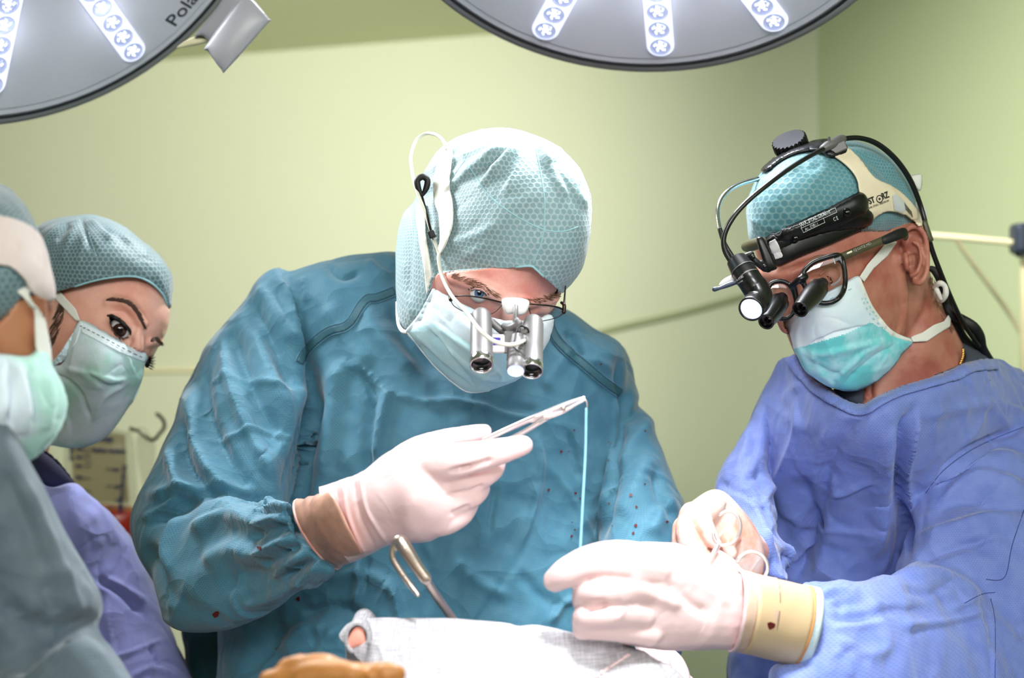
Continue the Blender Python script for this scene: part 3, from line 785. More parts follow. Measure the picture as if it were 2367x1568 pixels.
# ------------------------------------------------------------------ the surgeon in the middle
m_ = root('person', 'person in teal surgical gown at centre, head bowed, holding a needle holder', 'person', (-.02, 1.72, 0))
MH = [(1155, 312), (1080, 325), (1025, 360), (992, 410), (975, 470), (965, 540), (962, 620), (975, 700), (1000, 770), (1040, 835), (1090, 880), (1140, 885),
      (1190, 860), (1235, 800), (1268, 745), (1292, 690), (1318, 640), (1342, 560), (1348, 490), (1338, 430), (1305, 375), (1240, 325)]
skull = vol(MH, [(1150, 320, 1.43), (1160, 500, 1.42), (1160, 700, 1.42), (1130, 880, 1.46), (972, 560, 1.43), (1345, 520, 1.43)], .088, .10, pw=.9)
S0 = Surf(*skull)
def rel(S, q): return (q[0], q[1], S.Y(q[0], q[1])-q[2], q[3])
feat = [skull]
feat += [tube([rel(S0, q) for q in [(1048, 640, -.004, 18), (1085, 652, -.001, 18), (1130, 672, .001, 18), (1165, 692, .000, 16)]]),
         tube([rel(S0, q) for q in [(1190, 697, .000, 16), (1230, 697, .001, 16), (1280, 688, -.002, 15)]]),
         tube([rel(S0, q) for q in [(1176, 690, -.002, 17), (1178, 730, .006, 20), (1178, 775, .012, 26), (1176, 800, .004, 26)]]),
         tube([rel(S0, q) for q in [(1060, 735, -.005, 30), (1090, 760, -.004, 34)]]),
         tube([rel(S0, q) for q in [(1098, 676, -.0015, 14), (1118, 680, -.0015, 14)]]),
         tube([rel(S0, q) for q in [(1236, 716, -.002, 14), (1258, 714, -.002, 14)]]),
         tube([(1130, 800, 1.47, 110), (1110, 800, 1.6, 120), (1075, 880, 1.72, 80)])]
mh = remesh(feat, .0016, 4)
MS = Surf(*mh)
# eyelid opening
Q = proj(mh[0]); almond = catmull([(1088, 671), (1100, 670), (1116, 674), (1127, 683), (1113, 685.5), (1098, 681)], 5)
near = (np.abs(Q[:, 0]-1108) < 60) & (np.abs(Q[:, 1]-678) < 40) & (mh[0][:, 1] < 1.42)
s = np.ones(len(Q)); s[near] = -sdf(Q[near], almond)[0]/10
vh, th_, _ = clip(mh[0], mh[1], s)
low = cat([tube3([(-.04, 1.68, 1.40), (-.02, 1.68, 1.15), (-.02, 1.70, .92)], [.09, .11, .11], 20, 4, flat=.8, fdir=(0, 1, 0)),
           tube([(760, 740, 1.68, 50), (450, 1280, 1.54, 48), (680, 1250, 1.34, 40)]), tube([(1380, 900, 1.72, 36), (1480, 1230, 1.63, 34), (1500, 1450, 1.38, 34)])]+legs(-.02, 1.72, .92))
BODY_M = cat([(vh, th_), low])
for q in [(1060,640),(1110,640),(1180,640),(1224,640),(1260,665),(1290,690),(1110,676)]: print('HEADY', q, round(MS.Y(*q),4))
Ye = MS.Y(1108, 676)
eyeball(MS, 1108, 678, Ye+.0105, 22, M['irisblue'], m_, look=(0.02, -1, -.04), irs=.52)
mk('eyelid', MS.line([(1086, 671), (1099, 667), (1116, 670), (1129, 684)], [.8, 1.8, 2.0, .8], .0005), M['skinm'], m_)
mk('eyelid', MS.line([(1088, 673), (1097, 683), (1112, 689), (1128, 685)], [.8, 1.5, 1.6, .8], .0003), M['skinm'], m_)
hairs(MS, [(1042, 638), (1075, 648), (1110, 662), (1150, 684)], 170, 15, .5, lambda f: -.5+f*.5, M['browfair'], 'eyebrow', m_, 8, 2)
hairs(MS, [(1298, 683), (1275, 690), (1240, 697), (1205, 698)], 130, 14, .5, lambda f: .55-f*.3, M['browfair'], 'eyebrow', m_, 7, 3)
hairs(MS, [(1085, 671), (1099, 667), (1116, 670), (1129, 684)], 34, 7, .6, lambda f: -1.9+f, M['brow'], 'eyelashes', m_, 1, 4)

# cap (hood shaped)
CO = [(1160, 296), (1080, 311), (1022, 343), (990, 385), (972, 430), (962, 463), (933, 497), (918, 555), (914, 640), (917, 705), (920, 745), (938, 772), (970, 790), (1010, 780),
      (1060, 760), (1150, 745), (1250, 735), (1296, 678), (1322, 654), (1345, 620), (1358, 570), (1366, 500), (1357, 430), (1325, 372), (1255, 320)]
capv = vol(CO, [(1160, 300, 1.435), (1160, 500, 1.42), (1180, 700, 1.42), (940, 600, 1.47), (925, 740, 1.46)], .098, .11, step=4, pw=.92)
cv, ct = remesh([capv], .0022, 3)
RAY = []
for k, (x, y) in enumerate([(1000, 395), (1010, 430), (1030, 380), (1050, 430), (1085, 350), (1090, 400), (1120, 420), (1150, 400), (1135, 370), (1180, 430), (1265, 380), (1290, 350), (1310, 390), (1330, 420), (1340, 460), (1300, 440)]):
    dx, dy = x-1230, y-318; L_ = math.hypot(dx, dy); RAY.append(([(1230+dx*.30, 318+dy*.30), (1230+dx*.7+((k*37) % 11-5), 318+dy*.7), (1230+dx*1.15, 318+dy*1.15)], 10+(k % 3)*4, 2.2+(k % 4)*.7, .7 if k % 2 else -.7))
RAY += [([(1000, 520), (1008, 600), (1010, 640)], 8, 2, .6), ([(960, 480), (950, 560), (945, 640), (950, 700)], 12, -3, .4), ([(980, 470), (985, 560), (985, 650)], 10, 3, -.5),
        ([(1040, 560), (1110, 540), (1160, 510)], 16, 1.6, .6), ([(1070, 600), (1140, 560)], 12, 1.3, -.6), ([(935, 600), (940, 680), (960, 740)], 9, 2, .5)]
cv = folds(cv, ct, RAY); cv = crumple(cv, ct, .16, 3, 2.2)
hem = [(1012, 632), (1060, 626), (1110, 622), (1180, 619), (1224, 615), (1240, 624), (1262, 645), (1292, 672), (1420, 760), (1300, 950), (900, 950), (905, 800), (938, 770), (968, 735), (985, 695), (996, 668), (1000, 650)]
Q = proj(cv); s = np.where(cv[:, 1] < 1.44, -sdf(Q, hem)[0]/100, .5)
# blend so the back stays whole
cvc, ctc, _ = clip(cv, ct, s)
CS = Surf(cvc, ctc)
for q in [(1060,618),(1110,612),(1180,609),(1224,606),(1260,630),(1290,660),(1160,450)]: print('CAPY', q, round(CS.Y(*q),4))
hc = P(1160, 500, 1.43)
cap = mk('cap', (cvc, ctc), M['cap'], m_, uv=uv_round(cvc, hc, .10), thick=.001)
for pl in ([(1078, 372), (1094, 400), (1125, 445), (1153, 472), (1203, 506), (1258, 531), (1300, 535), (1335, 525)], [(1240, 345), (1247, 384), (1256, 438), (1259, 480), (1257, 531), (1250, 565), (1233, 606)], [(1010, 468), (1040, 420), (1075, 372)]):
    mk('seam', CS.line(pl, 1.5, .0004), M['seam'], cap)
mk('hem', CS.line([(1012, 631), (1060, 626), (1110, 622), (1180, 619), (1224, 615), (1240, 624), (1262, 645), (1292, 672)], 2.6, .0004), M['seam'], cap)
# ribbon of the mask running up over the cap
tie = mk('tie', CS.patch(catmull([(1032, 350), (1048, 345), (1047, 380), (1042, 430), (1050, 470), (1050, 520), (1035, 565), (1018, 592), (1013, 588), (1020, 555), (1018, 500), (1008, 470), (1006, 420), (1015, 380)], 4), .004, 3), M['tie'], m_, thick=.0006)
mk('tie', CS.patch([(968, 470), (985, 472), (988, 540), (998, 600), (1006, 650), (1014, 668), (1008, 682), (990, 678), (984, 620), (975, 560), (967, 510)], .005, 3), M['tie'], m_, thick=.0006)
# ---- mask
def maskpart(poly, ctrl, bulge, step=3, pw=.8, strokes=(), amp=.12, seed=1, sm=4, fr=2.):
    V, T, Q = sheet(poly, ctrl, bulge, step, sm, pw); V = folds(V, T, strokes, False); V = crumple(V, T, amp, seed, fr); return V, T
mo = [(1003, 672), (1040, 690), (1085, 712), (1150, 742), (1230, 746), (1272, 733), (1268, 770), (1252, 805), (1225, 850), (1190, 884), (1130, 904), (1088, 908), (1060, 894), (1010, 850), (968, 800), (940, 766), (965, 742), (988, 706)]
mc = [(1003, 672, 1.362), (1085, 712, 1.335), (1165, 735, 1.315), (1272, 733, 1.36), (1252, 805, 1.375), (1190, 884, 1.40), (1088, 908, 1.43), (1010, 850, 1.42), (940, 766, 1.41), (1150, 820, 1.335)]
V, T = maskpart(mo, mc, .030, 3, .8, [([(1005, 745), (1080, 800), (1150, 850)], 9, 2, .8), ([(990, 760), (1060, 840), (1100, 895)], 9, -2.5, .6), ([(1030, 800), (1120, 870), (1190, 875)], 8, 2, .6),
    ([(1015, 690), (1070, 740), (1130, 790)], 12, 1.5, .5), ([(960, 785), (1020, 835), (1085, 890)], 7, -2, .8), ([(1100, 905), (1120, 870), (1150, 850)], 6, 1.5, .5)], amp=.25, seed=4)
Q = proj(V); tc = Q[T].mean(1); ln = pdist(tc, [(940, 762), (1010, 748), (1100, 800), (1290, 820)], False)[2]
mk_ = mk('mask', (V, T), None, m_, thick=.0009, mats=[M['maskwhite'], M['maskblue']], midx=(ln > 0).astype(int))
KS = Surf(V, T)
mk('mask_edge', KS.line([(1003, 673), (988, 706), (965, 742), (942, 766)], [5, 7, 7, 4], .0008, flat=.3, fdir=(0, 1, 0)), M['maskwhite'], mk_)
mk('mask_edge', KS.line([(942, 767), (968, 800), (1010, 850), (1060, 893), (1088, 906), (1130, 903)], [2, 3, 3, 3, 2], .0005), M['maskwhite'], mk_)
mk('tie', tube([(944, 768, 1.405, 5), (930, 765, 1.42, 5), (920, 745, 1.44, 4), (918, 700, 1.47, 4)], flat=.4, fdir=(0, 1, 0)), M['tie'], m_)

# ---- gown
TORSO = [(920, 588), (850, 592), (780, 602), (715, 616), (660, 650), (670, 760), (690, 850), (690, 950), (670, 1060), (620, 1160), (560, 1260), (520, 1360), (508, 1460), (500, 1568), (470, 2050), (1560, 2050), (1480, 1568),
         (1440, 1440), (1425, 1300), (1436, 1150), (1446, 1000), (1448, 880), (1432, 800), (1370, 762), (1300, 715), (1200, 700), (1000, 640)]
torso = vol(TORSO, [(915, 590, 1.70), (1300, 715, 1.70), (700, 620, 1.66), (1430, 800, 1.68), (700, 950, 1.66), (1430, 1000, 1.70), (1060, 1000, 1.66), (600, 1400, 1.66), (1400, 1450, 1.66), (1000, 2050, 1.60)], .14, .13, step=9, pw=.75)
UARM = [(650, 624), (612, 637), (575, 690), (530, 745), (480, 800), (445, 872), (422, 940), (395, 1010), (363, 1080), (328, 1150), (311, 1205), (322, 1270), (350, 1340), (383, 1420), (422, 1450), (520, 1420), (600, 1330), (655, 1200), (690, 1080), (712, 980), (712, 900), (700, 820), (690, 720), (672, 650)]
uarm = vol(UARM, [(640, 640, 1.66), (470, 850, 1.64), (700, 900, 1.60), (330, 1200, 1.56), (640, 1200, 1.54), (420, 1440, 1.50)], .085, .08, step=8, pw=.8)
FARM = [(352, 1330), (370, 1240), (440, 1178), (520, 1152), (600, 1148), (650, 1153), (672, 1172), (700, 1235), (745, 1290), (775, 1318), (735, 1350), (690, 1375), (620, 1415), (520, 1450), (420, 1451), (378, 1410)]
farm = vol(FARM, [(360, 1300, 1.50), (420, 1440, 1.46), (560, 1180, 1.42), (620, 1410, 1.38), (655, 1170, 1.31), (770, 1320, 1.27)], .062, .07, step=6, pw=.8)
RARM = [(1425, 795), (1448, 825), (1472, 905), (1503, 990), (1540, 1080), (1562, 1140), (1580, 1200), (1578, 1300), (1568, 1420), (1560, 1530), (1400, 1520), (1395, 1400), (1385, 1250), (1400, 1100), (1420, 960), (1425, 870)]
rarm = vol(RARM, [(1430, 810, 1.70), (1480, 1000, 1.70), (1570, 1200, 1.64), (1500, 1500, 1.50)], .075, .07, step=8, pw=.8)
gv, gt = remesh([torso, uarm, farm, rarm], .0034, 6)
gv = crumple(gv, gt, .62, 11, 1.15)
GF = [  # points, width, height mm, one-sided
 ([(640, 628), (668, 690), (690, 800), (706, 900), (712, 960)], 13, 11.7, 1),
 ([(697, 820), (714, 900), (712, 960), (700, 1040), (668, 1110), (650, 1150)], 18, -9),
 ([(575, 690), (610, 760), (655, 840), (690, 900)], 26, -10.4, .5), ([(600, 660), (640, 720), (680, 800)], 16, 7.8, .7),
 ([(530, 760), (560, 850), (600, 940), (660, 1030)], 34, -11.7, .4), ([(590, 740), (630, 860), (680, 960)], 22, 9.1, .6),
 ([(515, 780), (525, 860), (560, 960), (600, 1050), (640, 1120)], 24, 11.7, -.6),
 ([(480, 830), (470, 910), (500, 1010), (560, 1100), (600, 1150)], 26, -11.7, .5), ([(455, 880), (440, 960), (460, 1040), (520, 1120), (590, 1150)], 24, 10.4, .7),
 ([(430, 950), (420, 1020), (440, 1090), (500, 1150)], 20, -11.7, -.5), ([(400, 1020), (405, 1090), (450, 1140), (560, 1150)], 18, 10.4, .7),
 ([(520, 872), (580, 872), (640, 890), (680, 900)], 8, 4.5, .8), ([(470, 890), (510, 880), (540, 862)], 7, 5.2, -.8), ([(440, 1010), (520, 1010), (600, 990), (690, 1015)], 7, 4.5, .8),
 ([(330, 1205), (400, 1180), (450, 1150), (520, 1140), (640, 1158)], 17, -15.0, .3), ([(340, 1150), (400, 1140), (460, 1130), (600, 1143)], 16, 10.4, -.6),
 ([(325, 1200), (370, 1180), (420, 1150)], 14, 9.1, .6), ([(345, 1260), (380, 1330), (400, 1400)], 20, -10.4, .4), ([(420, 1180), (385, 1260), (384, 1340), (400, 1420)], 15, 9.1, -.7),
 ([(440, 1230), (500, 1200), (560, 1190), (600, 1220)], 24, 10.4, .5), ([(470, 1300), (540, 1270), (600, 1290)], 26, 9.1, .4), ([(500, 1360), (560, 1330), (640, 1330), (700, 1310)], 24, -7.8, .4),
 ([(560, 1400), (640, 1370), (700, 1320)], 14, 6.5, .6), ([(590, 1215), (630, 1195), (665, 1200)], 9, 9.1, .7), ([(580, 1250), (620, 1222), (668, 1225)], 9, -11.7), ([(590, 1285), (630, 1260), (675, 1240)], 10, 10.4, .6),
 ([(600, 1310), (640, 1290), (690, 1262)], 9, -11.7), ([(620, 1340), (660, 1310), (705, 1275)], 10, 9.1, .6), ([(650, 1350), (690, 1320), (720, 1290)], 8, -9.1), ([(680, 1355), (715, 1325), (740, 1300)], 8, 7.8, .6), ([(600, 1170), (640, 1160), (668, 1172)], 8, 7.8, .7), ([(580, 1190), (620, 1182), (662, 1190)], 7, -7.8),
 # chest
 ([(745, 905), (735, 960), (700, 1100), (690, 1250)], 24, -14.3, .4), ([(790, 830), (780, 900), (770, 1000), (745, 1110)], 30, 13.0, .6), ([(870, 905), (860, 980), (850, 1060), (845, 1110)], 18, -11.7, .6), ([(900, 900), (880, 980), (870, 1060)], 20, 10.4, .6),
 ([(790, 835), (850, 860), (900, 905), (970, 925), (1040, 940)], 9, 6.5, .8), ([(830, 850), (860, 900), (865, 915)], 9, -6.5, .6), ([(760, 700), (800, 780), (860, 850)], 30, 9.1, .4), ([(840, 700), (880, 780), (960, 860)], 26, 7.8, .5), ([(900, 700), (950, 800), (1010, 870)], 20, -10.4, .4),
 ([(850, 600), (875, 625), (905, 640)], 10, 6.5, .7), ([(760, 610), (775, 630), (800, 640), (830, 625)], 9, -6.5, .7), ([(700, 640), (705, 670), (710, 700)], 8, 5.2, .5),
 ([(980, 925), (1050, 925), (1120, 940), (1180, 960), (1260, 965)], 10, 6.5, .8), ([(1120, 900), (1160, 930), (1250, 950)], 14, -5.2, .5), ([(1240, 1000), (1255, 1080), (1235, 1180), (1200, 1270)], 12, 5.2, .8), ([(1150, 1120), (1140, 1180), (1130, 1240)], 12, -6.5, .7), ([(1320, 1000), (1330, 1060), (1345, 1110)], 12, -5.2, .6), ([(1370, 830), (1410, 850)], 8, 3.9), ([(1250, 900), (1300, 830), (1330, 800)], 22, 7.8, .4), ([(1310, 760), (1330, 790), (1340, 830)], 16, -11.7, .5),
 ([(1434, 815), (1438, 900), (1434, 980), (1424, 1080), (1405, 1180), (1380, 1260)], 14, -12.0, .3), ([(1425, 900), (1420, 1000), (1408, 1100), (1385, 1200)], 16, 10.4, -.7),
 ([(1440, 970), (1470, 950), (1500, 910)], 14, -9.1, .5), ([(1425, 1080), (1480, 1000), (1510, 960)], 22, 7.8, .5), ([(1430, 1200), (1480, 1100), (1510, 1050)], 30, 7.8, .4), ([(1510, 1080), (1530, 1150), (1560, 1200)], 16, -9.1, .6), ([(1500, 1240), (1530, 1180), (1560, 1150)], 22, 7.8, .5),
 # lower front facets
 ([(745, 1350), (820, 1320), (900, 1350), (930, 1420)], 14, 6.5, .8), ([(700, 1420), (780, 1400), (860, 1440)], 16, -7.8, .6), ([(830, 1290), (835, 1350), (820, 1400)], 10, 7.8, .8), ([(850, 1290), (848, 1330), (842, 1370)], 7, -6.5), ([(870, 1400), (900, 1350), (920, 1410), (935, 1460)], 10, 6.5, .7),
 ([(640, 1500), (720, 1450), (800, 1460)], 22, 7.8, .5), ([(560, 1568), (620, 1500), (660, 1440)], 26, -9.1, .4), ([(700, 1568), (740, 1500), (780, 1450)], 14, 6.5, .6), ([(960, 1250), (1000, 1330), (990, 1400)], 18, -5.2, .6), ([(1050, 1280), (1100, 1340), (1180, 1380)], 20, 5.2, .6), ([(1200, 1320), (1260, 1380), (1330, 1410)], 18, -5.2, .6), ([(1270, 1440), (1300, 1400), (1330, 1380)], 10, 7.8, .6),
]
gv = folds(gv, gt, GF)
sk = skirt(-.03, 1.66, 1.02, .28, .29, .36, .5)
GS = Surf(gv, gt)
mk('body', (tuck(BODY_M[0], [(CS, .06), (KS, .06), (GS, .25)]), BODY_M[1]), M['skinm'], m_)
gv2, gt2 = cat([(gv, gt), sk])
gown = mk('gown', (gv2, gt2), M['tealgown'], m_, uv=uv_cyl(gv2, (-.05, 1.7), .22))
# darker back flap seen low on the left
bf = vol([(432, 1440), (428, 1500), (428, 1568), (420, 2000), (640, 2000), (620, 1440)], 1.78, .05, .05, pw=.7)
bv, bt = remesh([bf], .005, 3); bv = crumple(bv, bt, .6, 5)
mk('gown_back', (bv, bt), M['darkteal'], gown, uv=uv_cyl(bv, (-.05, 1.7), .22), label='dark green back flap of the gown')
for pl, w in (([(912, 674), (870, 690), (850, 692), (832, 712), (815, 740), (795, 757), (765, 765), (735, 785), (705, 815), (693, 840)], 8), ([(1271, 742), (1276, 765), (1290, 790), (1320, 820), (1345, 840), (1380, 870), (1405, 890), (1434, 910)], 8)):
    c_ = catmull(pl, 4, False); d_ = np.gradient(c_, axis=0); q_ = np.stack([-d_[:, 1], d_[:, 0]], 1)/np.linalg.norm(d_, axis=1)[:, None]
    mk('shoulder_seam', GS.patch(np.concatenate([c_+q_*w, (c_-q_*w)[::-1]]), .0012, 4), M['tealseam'], gown, thick=.001)
    for sg in (-1, 1): mk('piping', GS.line((c_+q_*w*1.35*sg)[::2], 1.6, .001), M['tealgown'], gown)
rnd = random.Random(5); dots = [(1297, 1045, 4), (1313, 1044, 2), (1268, 1133, 4), (1330, 1141, 4), (1341, 1153, 3), (1458, 1145, 5), (1471, 1172, 4), (1470, 1215, 5), (1464, 1233, 4), (1327, 995, 3), (1389, 842, 3), (1411, 891, 3), (1407, 1022, 2), (1411, 1026, 2), (1541, 1207, 4), (1491, 997, 3), (1490, 1120, 3), (500, 1421, 10), (600, 1268, 7), (1443, 1012, 2), (1407, 1065, 2), (1408, 1164, 3), (1416, 1216, 2), (1321, 1240, 4), (1328, 1225, 3), (1322, 1208, 2), (660, 1560, 3), (690, 1385, 6), (640, 1500, 3), (655, 1548, 5)]
mk('blood_spots', cat([GS.patch([(x+r_*.8*(1+.5*math.sin(k*2.3+x))*math.cos(k*.785), y+r_*.8*(1+.4*math.cos(k*1.7+y))*math.sin(k*.785)*.9) for k in range(8)], .0011, 2) for x, y, r_ in dots]), M['blood'], gown, kind='stuff', label='dark red dried splashes')

# ---- gloved right hand holding the needle holder
YH = 1.20
palm = vol([(690, 1185), (740, 1130), (790, 1108), (838, 1090), (880, 1055), (930, 1028), (985, 1010), (1035, 1010), (1060, 1040), (1080, 1090), (1085, 1140), (1070, 1190), (1035, 1225), (1000, 1250), (960, 1256), (905, 1260), (860, 1280), (800, 1305), (745, 1290)],
           [(700, 1200, 1.29), (800, 1200, 1.235), (950, 1130, 1.185), (1060, 1100, 1.19), (900, 1250, 1.21), (900, 1050, 1.205)], .038, .028, pw=.85)
fing = [palm, tube([(700, 1225, 1.275, 92), (780, 1208, 1.245, 90), (850, 1178, 1.22, 84)], 20, flat=.62, fdir=(0, 1, 0)),
 tube([(930, 1110, 1.20, 34), (1000, 1078, 1.166, 42), (1065, 1064, 1.152, 40), (1140, 1048, 1.152, 33), (1200, 1032, 1.158, 25), (1210, 1030, 1.160, 23)], 16),        # index
 tube([(900, 1085, 1.22, 34), (960, 1047, 1.225, 36), (1030, 1018, 1.228, 27), (1085, 1006, 1.222, 23), (1120, 998, 1.218, 18)], 14),                                   # thumb
 tube([(980, 1135, 1.195, 32), (1045, 1120, 1.170, 36), (1100, 1106, 1.172, 33), (1138, 1082, 1.185, 29), (1148, 1072, 1.19, 22)], 14),                                 # middle
 tube([(980, 1168, 1.195, 32), (1040, 1158, 1.172, 34), (1090, 1146, 1.176, 29), (1108, 1128, 1.19, 26)], 14),                                                          # ring
 tube([(960, 1205, 1.20, 32), (1015, 1206, 1.180, 36), (1060, 1190, 1.180, 31), (1082, 1168, 1.192, 25)], 14)]                                                          # little
hv, ht = remesh(fing, .0015, 6)
WR = [([(835, 1095), (850, 1180), (900, 1262)], 7, 1.6, .7), ([(815, 1100), (830, 1190), (870, 1275)], 6, -1.5), ([(795, 1110), (808, 1195), (845, 1285)], 7, 1.8, .7), ([(775, 1118), (788, 1205), (822, 1295)], 6, -1.4), ([(757, 1125), (768, 1210), (800, 1302)], 6, 1.6, .6),
      ([(880, 1085), (905, 1160), (900, 1240)], 30, -1.5), ([(1035, 1092), (1090, 1080), (1140, 1062)], 7, -3.2), ([(1030, 1145), (1080, 1138), (1125, 1122)], 6, -2.5), ([(1040, 1188), (1090, 1170)], 6, -2), ([(1090, 1082), (1060, 1088)], 6, -2), ([(960, 1140), (940, 1200), (970, 1250)], 18, 1.2), ([(1000, 1240), (1040, 1200), (1060, 1160)], 7, .8)]
hv = folds(hv, ht, WR); hv = crumple(hv, ht, .05, 8, 4)
Q = proj(hv); s = pdist(Q, [(735, 1100), (742, 1190), (775, 1260), (830, 1330)], False)[2]
s = np.where(np.abs(s) > 0, s, 1)*pdist(Q, [(735, 1100), (742, 1190), (775, 1260), (830, 1330)], False)[0]/100
s = -s
hv1, ht1, _ = clip(hv, ht, s)
if len(hv1) < len(hv)*.5: hv1, ht1, _ = clip(hv, ht, -s)
glove = mk('glove', (hv1, ht1), M['glove'], m_)
# glove cuff drawn over the sleeve
def ringtube(rings, seg=48, wav=0, k=9, ph=0):
    """loft of elliptical rings: centre px,py,Y, half axes (px) a (across), depth half axis m, axis angle"""
    V = []; th = np.arange(seg)/seg*2*np.pi
    for i, (x, y, Y, a, dm, ang) in enumerate(rings):
        w = 1+wav*np.sin(th*k+ph+i*.9)
        ux, uy = math.cos(ang), math.sin(ang)
        qx = x+a*np.cos(th)*ux*w; qy = y+a*np.cos(th)*uy*w; V.append(lift(np.stack([qx, qy], 1), Y-dm*np.sin(th)*w))
    T = []
    for i in range(len(rings)-1):
        for j in range(seg):
            l = (j+1) % seg; T += [(i*seg+j, i*seg+l, (i+1)*seg+l), (i*seg+j, (i+1)*seg+l, (i+1)*seg+j)]
    return np.concatenate(V), np.array(T)
def curved_rings(rs, bow):
    """rings whose near side bows sideways along the arm (so the rim reads as an arc)"""
    V, T = ringtube(rs); return V, T
rs = []
for t in np.linspace(0, 1, 20):
    x = 716+t*115; y = 1243-t*48; a = 93-11*t+3*math.sin(t*21)*(1-t); rs.append((x, y, 1.30-.085*t, a*1.0, (.041-.008*t), math.radians(58+5*t)))
V, T = ringtube(rs); N = normals(V, T)
# bow the near side backwards along the arm
def bow(V, c0, ax, amt, dm):
    ax = A(ax)/np.linalg.norm(ax); d = (V[:, 1]-c0)/dm; return V+np.outer(np.clip(-d, -1.2, 1.2)*amt, ax)
rim = rs[0]; V = bow(V, 1.27, P(716, 1243, 1.28)-P(791, 1211, 1.28), .010, .04)
V = crumple(V, T, .12, 6, 3)
mk('glove_cuff', (V, T), M['glovesheer'], glove, thick=.0008, label='stretched sheer brownish cuff of the glove')
CUF = Surf(V, T)
nn = 48; ring0 = V[:nn]; mk('cuff_rim', tube3(ring0, np.full(nn, .0018), 8, 1, closed=True), M['skinm'], glove, label='rolled peach rim of the glove')

# second gloved hand in shade under the drape edge (fingers only just in view)
hv, ht = remesh([tube([(1500, 1470, 1.40, 40), (1515, 1520, 1.33, 38), (1545, 1570, 1.28, 36), (1540, 1640, 1.26, 34)]), tube([(1535, 1515, 1.29, 24), (1562, 1535, 1.28, 22), (1578, 1575, 1.27, 20), (1570, 1620, 1.26, 18)]),
                 tube([(1505, 1512, 1.27, 20), (1530, 1530, 1.26, 19), (1545, 1570, 1.25, 18)]), tube([(1560, 1560, 1.29, 20), (1595, 1590, 1.28, 20), (1590, 1640, 1.27, 18)]), tube([(1520, 1600, 1.26, 40), (1560, 1650, 1.26, 40)])], .002, 2)
mk('glove', (hv, ht), M['glove'], m_)
shoes(-.02, 1.72, m_)
# ------------------------------------------------------------------ the surgeon on the right
r_ = root('person', 'person in blue surgical gown on the right, looking down through black loupes', 'person', (.52, 1.68, 0))
RH = [(1930, 340), (1860, 352), (1800, 378), (1758, 418), (1740, 470), (1738, 540), (1748, 590), (1764, 630), (1778, 665), (1790, 700), (1806, 735), (1815, 765), (1835, 815), (1862, 862), (1905, 893), (1960, 900), (2020, 882),
      (2075, 835), (2115, 780), (2140, 710), (2146, 640), (2142, 560), (2130, 490), (2108, 430), (2065, 380), (2005, 347)]
skull = vol(RH, [(1930, 345, 1.50), (1760, 500, 1.47), (1800, 720, 1.45), (2140, 560, 1.54), (1960, 890, 1.49), (1960, 600, 1.50)], .082, .085, pw=.9)
NECK = [(1990, 700), (2130, 560), (2148, 620), (2165, 680), (2185, 715), (2205, 750), (2228, 800), (2250, 845), (2330, 900), (2330, 1100), (1920, 1100), (1960, 940), (1990, 900)]
neck = vol(NECK, [(2000, 800, 1.53), (2150, 650, 1.55), (2250, 850, 1.58), (1990, 950, 1.53)], .062, .07, pw=.8)
S0 = Surf(*skull)
# ear
EP = [(2082, 548), (2090, 530), (2108, 519), (2128, 525), (2142, 550), (2148, 590), (2146, 630), (2138, 655), (2122, 662), (2108, 650), (2100, 630), (2092, 600)]
YE = 1.452
ear = [vol(EP, [(2085, 560, YE+.012), (2145, 600, YE), (2115, 655, YE+.008)], .005, .010, pw=.6),
       tube([(2088, 562, YE+.006, 6), (2090, 538, YE, 7), (2108, 524, YE-.004, 7), (2128, 530, YE-.005, 7), (2140, 555, YE-.005, 7), (2144, 595, YE-.004, 6.5), (2141, 632, YE-.003, 7), (2128, 652, YE-.002, 9), (2116, 650, YE+.002, 9)], 10),
       tube([(2112, 560, YE-.003, 5), (2126, 570, YE-.005, 5.5), (2128, 600, YE-.005, 5.5), (2120, 628, YE-.004, 6), (2106, 636, YE, 6)], 10),
       tube([(2092, 590, YE+.002, 8), (2096, 606, YE-.002, 8), (2098, 620, YE+.001, 7)], 10),
       tube([(2092, 560, YE+.028, 20), (2110, 600, YE+.030, 26), (2110, 640, YE+.028, 18)], 12)]
feat = [skull, neck]+ear+[tube([rel(S0, q) for q in [(1752, 632, -.004, 16), (1790, 640, -.001, 16), (1830, 632, 0, 16), (1880, 612, -.002, 16), (1930, 600, -.008, 14)]]),
      tube([rel(S0, q) for q in [(1798, 650, -.004, 14), (1806, 690, .004, 16), (1812, 730, .010, 20), (1822, 752, .006, 22)]]),
      tube([rel(S0, q) for q in [(1900, 700, -.008, 32), (1960, 720, -.012, 40)]]), tube([rel(S0, q) for q in [(1870, 652, -.003, 16), (1905, 650, -.003, 16)]]),
      tube([rel(S0, q) for q in [(2060, 600, -.012, 26), (2080, 720, -.012, 24), (2050, 800, -.012, 26), (1980, 860, -.012, 30)]])]
rh = remesh(feat, .0016, 3)
EC = [([(2108, 585), (2112, 605), (2106, 622)], 7, -5), ([(2102, 548), (2112, 542), (2128, 552), (2133, 590)], 4, -2.5)]
rhv = folds(rh[0], rh[1], EC+[([(2092, 680), (2110, 740), (2080, 820)], 20, -3), ([(2130, 690), (2150, 760), (2130, 850)], 26, 3), ([(1992, 880), (1996, 905), (2005, 925)], 7, 2.5), ([(2015, 885), (2012, 905), (2016, 922)], 6, -2.5)])
RS = Surf(rhv, rh[1]); RS_V, RS_T = rhv, rh[1]
